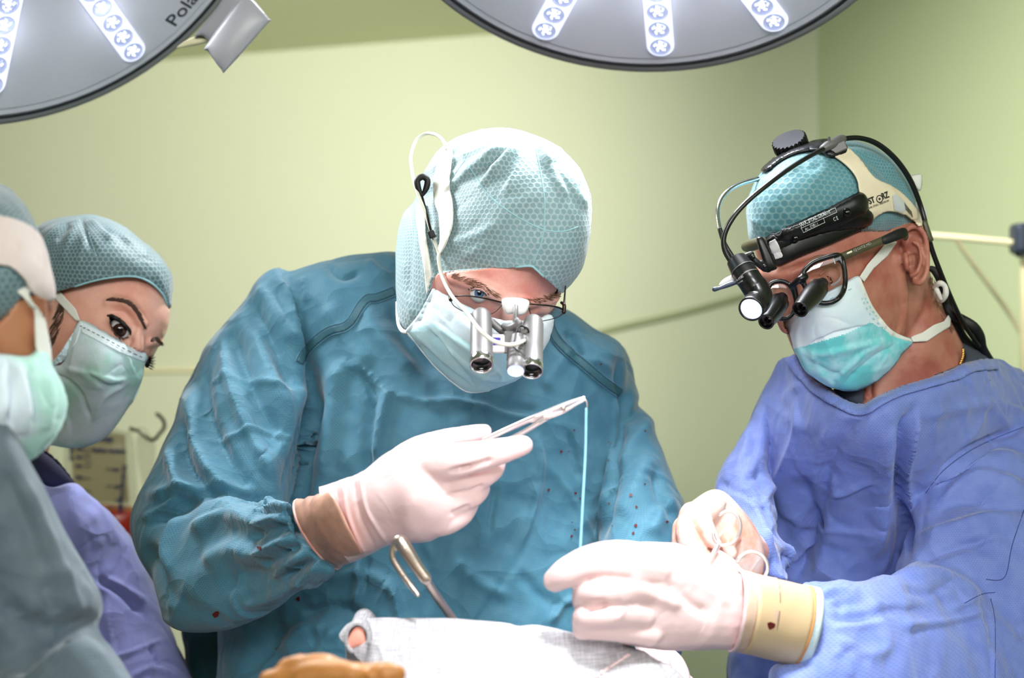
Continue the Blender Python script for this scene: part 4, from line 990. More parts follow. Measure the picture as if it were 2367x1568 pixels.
low = cat([tube3([(.52, 1.68, 1.38), (.53, 1.68, 1.15), (.53, 1.70, .92)], [.09, .11, .11], 20, 4, flat=.8, fdir=(0, 1, 0)),
           tube([(1850, 930, 1.66, 20), (1712, 1110, 1.60, 15), (1780, 1290, 1.44, 24)]), tube([(2300, 1000, 1.62, 60), (2320, 1400, 1.48, 55), (2000, 1450, 1.29, 34)])]+legs(.53, 1.68, .92))
BODY_R = cat([(rhv, rh[1]), low])
mk('eyebrow', cat([RS.line([(1860, 606), (1890, 594), (1925, 590)], [2, 4, 2], -.0005)]), M['browfair'], r_)
eyeball(RS, 1916, 640, RS.Y(1912, 645)+.0125, 28, M['irisbrown'], r_, look=(-.45, -1, -.4))
lc = P(1916, 640, RS.Y(1912, 645)+.0125); mk('eyelid', lathe(lc, (-.3, -.75, .6), [(.0122*math.cos(a), .0122*math.sin(a)+1e-5) for a in np.linspace(0, 1.35, 10)], 24), M['skinr'], r_)
mk('eyelid', cat([RS.line([(1896, 636), (1912, 624), (1932, 630)], 3, .001), RS.line([(1898, 646), (1914, 652), (1930, 646)], 2.4, .001)]), M['skinr'], r_)
hairs(RS, [(2150, 640), (2165, 690), (2185, 730), (2200, 760)], 200, 12, .4, lambda f: .1, M['browfair'], 'hair', r_, 12, 6)
# cap
CO = [(1935, 328), (1880, 334), (1825, 356), (1775, 390), (1745, 428), (1731, 475), (1733, 520), (1742, 560), (1780, 590), (1900, 580), (2000, 555), (2060, 545), (2100, 530), (2128, 515), (2126, 480), (2112, 440), (2085, 395), (2045, 355), (1990, 332)]
capv = vol(CO, [(1930, 335, 1.50), (1735, 500, 1.47), (2125, 500, 1.54), (1930, 580, 1.50)], .098, .10, step=4, pw=.75)
cv, ct = remesh([capv], .0022, 3)
cv = folds(cv, ct, [([(1900, 360), (1950, 350), (2000, 360)], 9, 2.5, .6), ([(1960, 345), (2020, 360), (2070, 400)], 10, 2.5, .6), ([(1975, 360), (2030, 385), (2060, 420)], 9, -2.5), ([(2000, 400), (2050, 440), (2085, 500)], 12, 2, .6), ([(1850, 370), (1870, 390), (1900, 380)], 9, -2), ([(1760, 430), (1800, 400), (1850, 385)], 12, 2.2, .6), ([(2040, 370), (2090, 430), (2110, 490)], 9, 2, .7), ([(1990, 520), (2040, 530), (2090, 520)], 5, 1.5)])
cv = crumple(cv, ct, .26, 7, 2.4)
hemr = [(1700, 566), (1790, 556), (1900, 552), (1990, 536), (2050, 536), (2088, 520), (2135, 508), (2250, 560), (2250, 700), (1650, 700)]
Q = proj(cv); s = np.where(cv[:, 1] < 1.56, -sdf(Q, hemr)[0]/100, .5); cv, ct, _ = clip(cv, ct, s)
CR = Surf(cv, ct); CRB = Surf(*cat([(cv, ct), (RS_V, RS_T)]))
cap = mk('cap', (cv, ct), M['cap2'], r_, uv=uv_round(cv, P(1930, 480, 1.5), .10), thick=.001)
mk('hem', CR.line([(1985, 537), (2050, 534), (2088, 520)], 1.8, .0005), M['seam'], cap)
mk('cap_knot', cat([sheet([(2103, 408), (2130, 405), (2128, 440), (2118, 436), (2108, 425)], 1.52, .004, 3)[:2], tube([(2105, 480, 1.50, 9), (2122, 478, 1.495, 10), (2134, 492, 1.50, 8), (2128, 512, 1.50, 8)])]), M['tie'], cap, thick=.0005)
# mask
mo = [(1812, 745), (1836, 728), (1868, 700), (1910, 680), (1950, 660), (1984, 642), (1992, 670), (2008, 710), (2035, 748), (2062, 774), (2105, 788), (2082, 815), (2060, 848), (2025, 880), (1980, 902), (1935, 900), (1895, 882), (1862, 850), (1836, 800), (1822, 768)]
mc = [(q[0], q[1], RS.Y(q[0], q[1])-.004) for q in [(1868, 700), (1910, 680), (1984, 642), (2008, 710), (2062, 774), (2070, 800)]]+[(1815, 745, 1.44), (1860, 850, 1.445), (1935, 896, 1.455), (2025, 878, 1.465), (1840, 790, 1.44)]
V, T = maskpart(mo, mc, .026, 3, .75, [([(1862, 800), (1930, 770), (2010, 752)], 7, -2.8, .8), ([(1850, 810), (1900, 815), (1980, 800), (2050, 785)], 12, 3, .7), ([(1870, 830), (1900, 850), (1950, 870)], 10, -2.5, .6), ([(1930, 880), (1990, 820), (2040, 790)], 10, 2.5, .7), ([(1855, 740), (1845, 790), (1880, 870)], 8, 1.6, .5), ([(1950, 890), (2010, 830), (2070, 795)], 8, -2, .6), ([(1880, 810), (1890, 850), (1930, 895)], 9, 1.8, .6)], amp=.25, seed=14)
Q = proj(V); tc = Q[T].mean(1); ln = pdist(tc, [(1830, 808), (1880, 795), (1960, 770), (2010, 745), (2060, 770), (2120, 785)], False)[2]
mk_ = mk('mask', (V, T), None, r_, thick=.0009, mats=[M['maskwhite'], M['maskteal']], midx=(ln > 0).astype(int))
KS = Surf(V, T)
mk('mask_edge', KS.line([(1985, 645), (1994, 672), (2010, 710), (2036, 748), (2062, 774), (2104, 788)], [3.5, 6, 7, 8, 8, 3], .001, flat=.35, fdir=(0, 1, 0)), M['tie'], mk_)
mk('mask_edge', KS.line([(1836, 729), (1868, 702), (1910, 682), (1950, 662), (1982, 644)], 3.2, .0006, flat=.5, fdir=(0, 1, 0)), M['maskwhite'], mk_)
stv, stt, o_ = [], [], 0
for pl in ([(1838, 742), (1870, 716), (1912, 695), (1975, 664)], [(1990, 690), (2010, 728), (2040, 760)], [(1998, 690), (2017, 724), (2046, 754)]):
    c_ = catmull(pl, 10, False)
    for i in range(0, len(c_)-2, 3): stv.append(KS.line([tuple(c_[i]), tuple(c_[i+1])], .9, .0026))
mk('stitches', cat(stv), M['maskteal'], mk_)
def strap(S, a, b, off, name, parent, mat, step=3):
    return mk(name, S.patch(list(a)+list(b)[::-1], off, step), mat, parent, thick=.0007)
strap(RS, [(1984, 640), (2002, 612), (2030, 580), (2050, 556)], [(1994, 652), (2015, 622), (2048, 592), (2070, 560)], .004, 'tie', r_, M['tie'])
strap(RS, [(2104, 780), (2130, 770), (2155, 752), (2178, 744), (2188, 730)], [(2104, 792), (2140, 790), (2165, 772), (2192, 756), (2194, 738)], .004, 'tie', r_, M['tie'])
mk('tie_knot', cat([tube([(2160, 665, 1.50, 5), (2172, 655, 1.49, 7), (2184, 662, 1.49, 6), (2186, 680, 1.49, 7), (2176, 695, 1.5, 6), (2168, 684, 1.5, 5)]), tube([(2165, 670, 1.495, 6), (2175, 690, 1.495, 5)])]), M['tie'], r_)
# undershirt and necklace
un = vol([(1935, 898), (1960, 905), (1996, 900), (1999, 915), (2001, 945), (1985, 942), (1950, 925), (1925, 905)], 1.50, .010, .01, step=3)
UNDER_ = [un, vol([(2216, 780), (2232, 782), (2262, 800), (2290, 822), (2320, 860), (2250, 900), (2205, 880), (2222, 850), (2232, 820)], [(2220, 800, 1.56), (2230, 860, 1.50), (2300, 840, 1.58)], .012, .05, step=4)]
ch = catmull([(2226, 808), (2226, 822), (2221, 838), (2213, 852)], 6, False)
mk('necklace', cat([tube3([P(a[0]+(-1)**i*1.2, a[1], RS.Y(2215, 830)-.004), P(b[0]-(-1)**i*1.2, b[1], RS.Y(2215, 830)-.004)], [.0013, .0013], 6, 1) for i, (a, b) in enumerate(zip(ch[:-1], ch[1:]))]), M['gold'], r_, label='thin gold chain')
# gown
TORSO = [(1800, 832), (1836, 822), (1862, 860), (1900, 898), (1945, 925), (1990, 942), (2030, 918), (2075, 897), (2140, 878), (2200, 860), (2245, 838), (2300, 833), (2340, 850), (2400, 900), (2480, 980), (2540, 1150), (2560, 1400), (2560, 2050),
         (1690, 2050), (1683, 1568), (1700, 1500), (1760, 1420), (1770, 1300), (1745, 1200), (1728, 1100), (1732, 1000), (1755, 920), (1780, 870)]
torso = vol(TORSO, [(1836, 826, 1.54), (1990, 940, 1.455), (2140, 878, 1.47), (2245, 838, 1.52), (2310, 835, 1.62), (2480, 980, 1.68), (1770, 1000, 1.62), (1800, 850, 1.60), (2100, 1200, 1.62), (1720, 1500, 1.66), (2100, 2050, 1.60)], .115, .14, step=9, pw=.8)
LARM = [(1800, 832), (1778, 885), (1752, 945), (1725, 990), (1698, 1035), (1664, 1088), (1653, 1125), (1668, 1165), (1700, 1210), (1750, 1290), (1765, 1335), (1828, 1350), (1838, 1300), (1822, 1250), (1800, 1190), (1784, 1140), (1772, 1060), (1772, 980), (1786, 900)]
larm = vol(LARM, [(1800, 850, 1.62), (1700, 1080, 1.56), (1790, 1330, 1.40), (1770, 1100, 1.54)], .055, .06, step=6, pw=.8)
UARM = [(2330, 950), (2260, 1010), (2180, 1070), (2130, 1130), (2110, 1190), (2095, 1260), (2075, 1335), (2150, 1420), (2300, 1500), (2480, 1560), (2560, 1400), (2560, 1200), (2500, 1050), (2420, 960)]
uarm = vol(UARM, [(2330, 960, 1.62), (2130, 1130, 1.54), (2100, 1330, 1.47), (2500, 1200, 1.56), (2400, 1500, 1.46)], .10, .09, step=8, pw=.8)
FARM = [(1842, 1352), (1875, 1341), (1912, 1350), (1940, 1342), (1985, 1352), (2060, 1332), (2110, 1302), (2150, 1300), (2220, 1330), (2290, 1380), (2340, 1430), (2400, 1500), (2450, 1600), (2450, 2050), (1850, 2050), (1795, 1640), (1786, 1545), (1850, 1535), (1880, 1480), (1885, 1420), (1868, 1375)]
farm = vol(FARM, [(1880, 1350, 1.27), (1850, 1540, 1.24), (2060, 1335, 1.33), (2150, 1310, 1.38), (2300, 1400, 1.42), (2100, 1568, 1.32), (2400, 1568, 1.42), (2100, 2050, 1.42)], .075, .07, step=7, pw=.7)
wristsleeve = tube([(1810, 1285, 1.45, 40), (1770, 1275, 1.40, 46), (1735, 1265, 1.37, 44)], 16)
gv, gt = remesh([torso, larm, uarm, farm, wristsleeve], .0034, 6)
gv = crumple(gv, gt, .55, 31, 1.15)
gv = folds(gv, gt, [
 ([(1760, 1050), (1768, 1150), (1800, 1230), (1835, 1300), (1832, 1350)], 15, -8), ([(2000, 950), (1960, 1010), (1930, 1060), (1900, 1160), (1880, 1260), (1860, 1330)], 30, -13.0, .7), ([(1845, 1100), (1860, 1250), (1830, 1340)], 26, -18.2, .3),
 ([(2120, 945), (2090, 1010), (2082, 1080), (2085, 1150), (2098, 1220), (2094, 1290)], 16, -22.1, .5), ([(2125, 945), (2105, 1040), (2095, 1110), (2110, 1180), (2118, 1195)], 14, 10.4, .8), ([(2070, 980), (2060, 1060), (2040, 1180), (2030, 1300)], 34, 11.7, .5),
 ([(2365, 990), (2300, 1015), (2240, 1045), (2180, 1090), (2140, 1140)], 9, -11.7, .5), ([(1990, 980), (1940, 1050), (1915, 1145)], 12, 7.8, .8), ([(2010, 1110), (1960, 1140), (1920, 1150)], 8, 5.2, .8), ([(2040, 1050), (2008, 1110), (2060, 1020)], 8, 3.9, .6),
 ([(1925, 980), (1900, 1050), (1880, 1120)], 14, 5.2, .6), ([(1840, 930), (1845, 1000), (1800, 1110), (1770, 1160)], 12, 7.8, .8), ([(1810, 930), (1830, 900), (1860, 890)], 12, 5.2, .5), ([(1790, 1050), (1840, 1060), (1935, 1075)], 4, 1.8, .8),
 ([(1800, 1200), (1860, 1260), (1870, 1180)], 16, -7.8, .5), ([(2130, 1130), (2200, 1090), (2300, 1060), (2367, 1070)], 26, 10.4, .5), ([(2140, 1190), (2220, 1150), (2367, 1180)], 24, -9.1, .5), ([(2170, 1160), (2260, 1100), (2367, 1120)], 16, 6.5, .7), ([(2110, 1250), (2200, 1220), (2300, 1190), (2367, 1200)], 22, 9.1, .6), ([(2120, 1300), (2200, 1270), (2290, 1250)], 16, -7.8, .5), ([(2280, 920), (2310, 960), (2330, 985)], 10, 5.2, .6), ([(2290, 880), (2310, 930), (2367, 950)], 10, 5.2, .7), ([(2150, 960), (2220, 940), (2290, 930)], 16, 5.2, .5),
 ([(2070, 1200), (2060, 1270), (2040, 1330)], 8, 3.5, .7), ([(2050, 1160), (2035, 1230), (2020, 1290)], 8, 3.9, .7), ([(2085, 1195), (2075, 1260), (2066, 1320)], 7, -5.2, .5),
 # sleeve
 ([(1900, 1385), (1935, 1376), (1945, 1400), (1940, 1425)], 8, -3.6), ([(1905, 1425), (1990, 1428), (2060, 1410), (2160, 1412)], 10, -5.4, .5), ([(1920, 1400), (1990, 1395), (2010, 1425)], 9, -3.0), ([(1900, 1365), (1950, 1362), (1990, 1375)], 10, 3.6, .6), ([(2090, 1360), (2150, 1370), (2215, 1332)], 10, -4.8, .6), ([(2130, 1310), (2200, 1330), (2260, 1378), (2190, 1415)], 12, 4.2, .7), ([(2015, 1380), (2030, 1420), (2050, 1470), (2040, 1520)], 25, 4.8, .6), ([(2080, 1440), (2200, 1435), (2280, 1410)], 13, 4.2, .8), ([(2090, 1465), (2200, 1445), (2280, 1425)], 13, -4.2, .5), ([(1930, 1470), (2000, 1510), (2050, 1500)], 16, 3.6, .5), ([(1930, 1530), (1980, 1500), (2010, 1540)], 13, -3.6, .5), ([(1905, 1455), (1950, 1450), (2040, 1440)], 9, 3.6, .6), ([(2275, 1385), (2290, 1440), (2292, 1568)], 5, -3.0, .6), ([(2200, 1300), (2260, 1340), (2300, 1390)], 9, -3.0, .6), ([(2160, 1290), (2260, 1260), (2340, 1250)], 11, 3.0, .6), ([(1925, 1500), (1960, 1530), (1970, 1568)], 13, 3.6, .6),
 # left arm
 ([(1670, 1130), (1720, 1150), (1760, 1190), (1790, 1260)], 9, 6, .8), ([(1660, 1110), (1700, 1140), (1750, 1150)], 9, -6), ([(1700, 1080), (1720, 1040), (1730, 990)], 9, 5, .6), ([(1720, 1110), (1750, 1095), (1762, 1080)], 8, -5), ([(1740, 960), (1745, 1010), (1740, 1060)], 8, -4)])
GS2 = Surf(gv, gt)
mk('body', (tuck(BODY_R[0], [(CR, .06), (KS, .06), (GS2, .25)]), BODY_R[1]), M['skinr'], r_)
for u_ in UNDER_: mk('undershirt', (tuck(u_[0], [(GS2, .2)], .002), u_[1]), M['charcoal'], r_)
sk = skirt(.54, 1.66, 1.02, .28, .29, .36, .5)
gv2, gt2 = cat([(gv, gt), sk])
gown = mk('gown', (gv2, gt2), M['bluegown'], r_, uv=uv_cyl(gv2, (.5, 1.7), .22))
c_ = catmull([(1838, 824), (1864, 862), (1902, 900), (1946, 927), (1990, 943), (2032, 920), (2076, 899), (2140, 880), (2202, 861), (2246, 840), (2302, 835)], 5, False)
d_ = np.gradient(c_, axis=0); q_ = np.stack([-d_[:, 1], d_[:, 0]], 1)/np.linalg.norm(d_, axis=1)[:, None]
cp_ = np.concatenate([c_-q_*1, (c_+q_*20)[::-1]])
V, T = GS2.patch(cp_, .0025, 4, crown=.002); V = crumple(V, T, .2, 3, 5)
mk('collar', (V, T), M['bluegown'], gown, thick=.0025, uv=uv_cyl(V, (.5, 1.7), .22))
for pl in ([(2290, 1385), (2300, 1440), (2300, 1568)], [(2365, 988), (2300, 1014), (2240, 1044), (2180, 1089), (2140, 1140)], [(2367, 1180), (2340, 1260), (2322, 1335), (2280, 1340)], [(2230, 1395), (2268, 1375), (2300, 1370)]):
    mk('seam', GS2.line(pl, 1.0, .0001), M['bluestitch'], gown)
# ---- gloved left hand, large in the middle foreground
palm = vol([(1480, 1255), (1540, 1264), (1600, 1290), (1660, 1312), (1720, 1328), (1760, 1335), (1768, 1420), (1740, 1505), (1700, 1500), (1620, 1504), (1540, 1505), (1470, 1496), (1420, 1480), (1395, 1430), (1380, 1370), (1370, 1300), (1420, 1262)],
           [(1420, 1370, 1.13), (1600, 1400, 1.16), (1740, 1420, 1.20)], .036, .032, pw=.8)
fing = [palm, tube([(1600, 1405, 1.165, 96), (1700, 1415, 1.19, 88), (1790, 1430, 1.205, 88)], 20, flat=.72, fdir=(0, 1, 0)),
  tube([(1500, 1315, 1.13, 58), (1420, 1302, 1.105, 52), (1360, 1306, 1.10, 44), (1310, 1325, 1.10, 36), (1282, 1342, 1.105, 28)], 16),      # index
  tube([(1480, 1370, 1.12, 40), (1410, 1362, 1.095, 38), (1362, 1368, 1.10, 36), (1352, 1390, 1.115, 30)], 14),                              # middle
  tube([(1480, 1420, 1.12, 38), (1410, 1415, 1.098, 36), (1360, 1425, 1.10, 32), (1350, 1440, 1.115, 28)], 14),                              # ring
  tube([(1500, 1462, 1.13, 34), (1430, 1455, 1.11, 30), (1370, 1452, 1.105, 27), (1345, 1458, 1.11, 22)], 14),                               # little
  tube([(1560, 1300, 1.17, 44), (1480, 1292, 1.175, 38), (1400, 1296, 1.17, 28), (1350, 1310, 1.165, 22)], 14)]                              # thumb behind
hv, ht = remesh(fing, .0015, 3)
hv = folds(hv, ht, [([(1345, 1415), (1380, 1406), (1408, 1400)], 7, -5), ([(1340, 1395), (1400, 1388)], 5, -2), ([(1340, 1345), (1400, 1338), (1450, 1340)], 8, -2.2), ([(1455, 1330), (1500, 1370), (1580, 1400)], 16, 3), ([(1540, 1345), (1600, 1400), (1640, 1420)], 14, -3), ([(1430, 1340), (1440, 1400), (1420, 1440)], 10, 2),
   ([(1722, 1320), (1725, 1400), (1708, 1500)], 4, 2.2), ([(1560, 1330), (1620, 1350), (1690, 1400)], 16, 2)])
hv = crumple(hv, ht, .06, 9, 4)
Q = proj(hv); sep = [(1775, 1300), (1782, 1400), (1768, 1460), (1740, 1540)]
d_, _, sd_, _ = pdist(Q, sep, False); s = d_*sd_/100
a1 = clip(hv, ht, s); a2 = clip(hv, ht, -s); a1 = a1 if len(a1[0]) > len(a2[0]) else a2
glove = mk('glove', (a1[0], a1[1]), M['glove'], r_)
# tan under-glove cuff and pale knitted cuff
def cuffloft(x0, x1, n, cy, a, Y0, Y1, dm, tilt, bowpx):
    rs = []
    for t in np.linspace(0, 1, n):
        rs.append((x0+(x1-x0)*t, cy[0]+(cy[1]-cy[0])*t, Y0+(Y1-Y0)*t, a[0]+(a[1]-a[0])*t, dm, math.radians(tilt[0]+(tilt[1]-tilt[0])*t)))
    V, T = ringtube(rs, 56); Yc_ = np.repeat([r[2] for r in rs], 56); d = (Yc_-V[:, 1])/dm
    V[:, 0] += d*bowpx*V[:, 1]/F; return V, T
V, T = cuffloft(1725, 1852, 14, (1418, 1448), (92, 93), 1.19, 1.225, .040, (97, 102), 26)
V = crumple(V, T, .04, 5, 4)
cuff = mk('glove_cuff', (V, T), M['glovetan'], glove, thick=.001, label='tan cuff of the under-glove')
mk('cuff_rim', tube3(V[-56:], np.full(56, .0014), 8, 1, closed=True), simple('orange tan rim', (.82, .56, .32), .5), glove)
V, T = cuffloft(1700, 1778, 12, (1412, 1428), (94, 93.5), 1.187, 1.205, .0415, (96, 99), 24); V = crumple(V, T, .10, 15, 5)
mk('sheer_cuff', (V, T), simple('sheer pink glove cuff', (.82, .70, .62), .4, bump=(80, .4, .0015), var=.12), glove, thick=.0007, label='sheer pinkish outer glove cuff with dried blood')
SC2 = Surf(V, T)
mk('cuff_roll', tube3(V[:56], np.full(56, .0016), 8, 1, closed=True), M['glove'], glove)
mk('blood_spots', cat([SC2.patch([(1772, 1440), (1780, 1437), (1792, 1442), (1790, 1450), (1778, 1456), (1774, 1450)], .0016, 2)]), M['blood'], glove, kind='stuff', label='dried blood on the cuff')
V, T = cuffloft(1838, 1868, 6, (1446, 1456), (93, 97), 1.23, 1.24, .040, (102, 103), 28)
mk('knit_cuff', (V, T), simple('pale knit cuff', (.80, .87, .90), .8, bump=(500, .5, .001)), gown, thick=.003, label='pale white-blue knitted cuff')
# ---- gloved right hand holding the ring-handled instrument
palm = vol([(1600, 1160), (1640, 1134), (1672, 1136), (1705, 1165), (1740, 1210), (1762, 1250), (1768, 1290), (1760, 1340), (1720, 1370), (1650, 1350), (1590, 1320), (1562, 1290), (1560, 1240), (1575, 1185)],
           [(1600, 1200, 1.30), (1740, 1280, 1.32)], .026, .028, pw=.8)
fing = [palm, tube([(1690, 1255, 1.32, 50), (1730, 1268, 1.355, 40), (1765, 1278, 1.39, 36)]), tube([(1648, 1165, 1.285, 30), (1622, 1200, 1.27, 26), (1640, 1240, 1.255, 20), (1655, 1258, 1.25, 15)], 14),
  tube([(1600, 1190, 1.285, 30), (1590, 1240, 1.265, 28), (1620, 1290, 1.255, 26), (1668, 1320, 1.25, 22)], 14),
  tube([(1580, 1220, 1.285, 26), (1580, 1270, 1.27, 26), (1610, 1310, 1.265, 24)], 14),
  tube([(1690, 1240, 1.29, 22), (1682, 1262, 1.272, 18), (1690, 1280, 1.265, 15)], 12),
  tube([(1650, 1280, 1.262, 16), (1680, 1300, 1.25, 17), (1700, 1315, 1.248, 13)], 12)]
hv, ht = remesh(fing, .0015, 2)
hv = folds(hv, ht, [([(1665, 1150), (1690, 1180), (1700, 1215)], 4, 1.4, .5), ([(1690, 1165), (1712, 1210)], 4, -1.2), ([(1710, 1240), (1720, 1290)], 8, 1.5), ([(1635, 1200), (1640, 1240)], 6, -2)])
hv = crumple(hv, ht, .07, 19, 5)
mk('glove', (hv, ht), M['glovestained'], r_)
shoes(.53, 1.68, r_)
# ------------------------------------------------------------------ the woman second from the left
w_ = root('person', 'person in violet-blue gown and green mask, dark eyeliner, second from left', 'person', (-.56, 1.81, 0))
YW = 1.66
WH = [(200, 512), (150, 518), (105, 545), (80, 600), (70, 700), (80, 800), (100, 880), (130, 950), (170, 1010), (210, 1018), (250, 975), (292, 915), (314, 870), (328, 848), (345, 838), (360, 815), (372, 792), (384, 770), (392, 738), (393, 700), (388, 660), (370, 615), (325, 568), (265, 528)]
skull = vol(WH, [(200, 515, YW+.02), (390, 700, YW), (200, 1000, YW), (80, 700, YW+.02)], .085, .09, pw=.85)
S0 = Surf(*skull)
feat = [skull, tube([rel(S0, q) for q in [(250, 700, -.002, 12), (285, 698, 0, 13), (312, 718, .001, 13), (330, 748, .001, 12)]]),
        tube([rel(S0, q) for q in [(345, 790, -.002, 13), (368, 792, .001, 10)]]),
        tube([rel(S0, q) for q in [(318, 765, -.003, 14), (318, 800, .004, 15), (312, 835, .008, 14), (305, 850, .006, 14)]]),
        tube([rel(S0, q) for q in [(200, 800, -.004, 40), (240, 840, -.004, 40)]]), tube([rel(S0, q) for q in [(262, 742, -.002, 15), (284, 760, -.001, 16)]]),
        tube([(105, 880, 1.72, 62), (55, 1020, 1.76, 60), (20, 1150, 1.81, 80)])]
wh = remesh(feat, .0019, 4); wv = folds(wh[0], wh[1], [([(255, 722), (285, 722), (306, 745), (312, 765)], 5, -1.3), ([(300, 780), (302, 795)], 7, -2)]); WS = Surf(wv, wh[1])
Q = proj(wv); almond = catmull([(252, 733), (262, 735), (280, 748), (296, 765), (296, 778), (284, 781), (268, 774), (257, 757)], 5)
near = (np.abs(Q[:, 0]-275) < 60) & (np.abs(Q[:, 1]-757) < 60) & (wv[:, 1] < YW+.02)
s = np.ones(len(Q)); s[near] = -sdf(Q[near], almond)[0]/10
vh, th_, _ = clip(wv, wh[1], s)
low = cat([tube3([(-.68, 1.83, 1.26), (-.64, 1.83, 1.12), (-.62, 1.83, .92)], [.06, .09, .12], 20, 4, flat=.8, fdir=(0, 1, 0)), tube([(10, 1230, 1.79, 30), (120, 1400, 1.65, 34), (200, 1600, 1.5, 40)]), tube([(180, 1260, 1.79, 30), (290, 1420, 1.78, 34), (330, 1650, 1.61, 36)])]+legs(-.62, 1.83, .92))
BODY_W = cat([(vh, th_), low])
eyeball(WS, 279, 762, WS.Y(276, 757)+.0160, 27, M['irisbrown'], w_, look=(.16, -1, -.10), irs=.60)
mk('eyeliner', WS.line([(249, 730), (262, 733), (281, 745), (298, 763), (302, 774)], [2.2, 4.5, 4.5, 4, 1.2], .0008, flat=.5, fdir=(0, 1, 0)), M['lash'], w_)
mk('lower_lash_line', WS.line([(254, 740), (259, 758), (270, 775), (285, 782), (297, 779)], [1, 1.6, 1.66, 1.4, .6], .0006), M['brow'], w_)
hairs(WS, [(250, 730), (265, 734), (284, 746), (300, 765)], 60, 13, .7, lambda f: -.2+f*.6, M['lash'], 'eyelashes', w_, 2, 8, off=.002)
hairs(WS, [(258, 742), (264, 765), (280, 782), (298, 778)], 40, 8, .45, lambda f: 1.2-f*.8, M['lash'], 'eyelashes', w_, 2, 9, off=.001)
hairs(WS, [(245, 694), (275, 695), (300, 704), (318, 725), (331, 752)], 600, 13, .55, lambda f: -.2, M['brow'], 'eyebrow', w_, 3.4, 10)
hairs(WS, [(348, 790), (360, 784), (372, 794)], 170, 10, .55, lambda f: -.1, M['brow'], 'eyebrow', w_, 4, 11)
# lashes of the far eye, standing out past the mask
v, t = [], []
for i in range(14):
    a = -.25+i*.09; x, y = 340+(i % 3)*2, 826+i*1.6
    v.append(tube([(x, y, YW-.03, 1.4), (x+9*math.cos(a), y+8*math.sin(a), YW-.036, 1.0), (x+17*math.cos(a-.2), y+13*math.sin(a-.2), YW-.038, .3)], 4, 2, caps=False))
v.append(tube([(333, 818, YW-.028, 5), (340, 832, YW-.03, 8), (340, 846, YW-.03, 5)], 8))
mk('eyelashes', cat(v), M['lash'], w_)
hairs(WS, [(150, 690), (135, 740), (120, 790)], 120, 26, .9, lambda f: .2, M['brow'], 'hair', w_, 10, 12)
CO = [(205, 497), (180, 499), (120, 508), (85, 528), (68, 560), (60, 620), (70, 690), (120, 715), (200, 700), (300, 690), (388, 712), (394, 700), (397, 660), (394, 632), (375, 600), (345, 570), (325, 556), (295, 530), (262, 512), (225, 500)]
capv = vol(CO, [(200, 500, YW+.02), (395, 660, YW), (200, 700, YW), (70, 600, YW+.02)], .098, .10, step=4, pw=.8)
cv, ct = remesh([capv], .0026, 3)
cv = folds(cv, ct, [([(188, 500), (200, 540), (222, 590)], 7, -4, .5), ([(205, 508), (235, 530), (260, 560)], 8, 3.5, .6), ([(180, 515), (160, 560), (145, 600)], 9, 3, .6), ([(160, 515), (130, 560)], 8, -2.5), ([(215, 520), (260, 540), (300, 570)], 9, -3, .5), ([(250, 540), (310, 560), (350, 590)], 10, 3, .6), ([(140, 520), (110, 560), (100, 600)], 8, 2.5, .6), ([(195, 540), (190, 580), (180, 610)], 7, 2.2, .5), ([(130, 660), (200, 645), (280, 635)], 5, 1.6)])
cv = crumple(cv, ct, .22, 17, 2.6)
hemw = [(40, 690), (140, 672), (168, 664), (220, 648), (270, 640), (315, 640), (350, 655), (375, 680), (389, 712), (420, 790), (300, 900), (0, 900)]
Q = proj(cv); s = np.where(cv[:, 1] < YW+.05, -sdf(Q, hemw)[0]/100, .5); cv, ct, _ = clip(cv, ct, s); CW = Surf(cv, ct)
cap = mk('cap', (cv, ct), M['cap3'], w_, uv=uv_round(cv, P(220, 600, YW), .10), thick=.001)
mk('hem', CW.line([(128, 677), (168, 664), (220, 648), (270, 640), (315, 640), (350, 655), (375, 680), (388, 710)], 2.6, .0006), M['seam'], cap)
mk('seam', CW.line([(205, 538), (214, 565), (223, 592)], 1.2, .0004), M['seam'], cap)
mo = [(184, 742), (230, 765), (280, 793), (337, 818), (333, 850), (326, 885), (308, 925), (280, 965), (250, 1003), (215, 1024), (180, 1032), (130, 1030), (95, 1015), (90, 900), (112, 852), (145, 845), (165, 800)]
mc = [(184, 742, WS.Y(184, 742)-.004), (280, 793, WS.Y(280, 793)-.006), (335, 820, YW-.045), (308, 925, YW-.03), (200, 1030, YW-.02), (95, 960, YW), (112, 852, WS.Y(120, 852)-.004), (240, 880, YW-.09)]
V, T = maskpart(mo, mc, .024, 3, .75, [([(128, 860), (180, 900), (212, 970)], 7, -3.4, .8), ([(150, 850), (230, 870), (270, 880), (300, 870)], 12, 3, .7), ([(200, 860), (250, 890), (285, 880)], 9, -2.5, .6), ([(215, 975), (240, 920), (290, 890)], 9, 2.5, .7), ([(135, 930), (160, 980), (150, 1020)], 10, 2.5, .6), ([(115, 960), (120, 1000)], 7, -3), ([(300, 940), (320, 890), (330, 850)], 8, 1.6)], amp=.35, seed=24)
mk_ = mk('mask', (V, T), M['maskgreen'], w_, thick=.0009); KS = Surf(V, T)
mk('mask_edge', KS.patch([(184, 742), (230, 765), (280, 793), (337, 818), (334, 838), (275, 815), (225, 788), (190, 770)], .0012, 3), M['maskwhite'], mk_, thick=.0006)
mk('mask_edge', KS.patch([(186, 742), (192, 748), (178, 790), (150, 832), (120, 850), (114, 845), (140, 815), (165, 775)], .0014, 3), M['maskwhite'], mk_, thick=.0006)
c_ = catmull([(188, 755), (230, 778), (280, 805), (334, 830)], 9, False)
mk('stitches', cat([KS.line([tuple(c_[i]), tuple(c_[i+1])], .8, .003) for i in range(0, len(c_)-2, 2)]), M['inkgrey'], mk_)
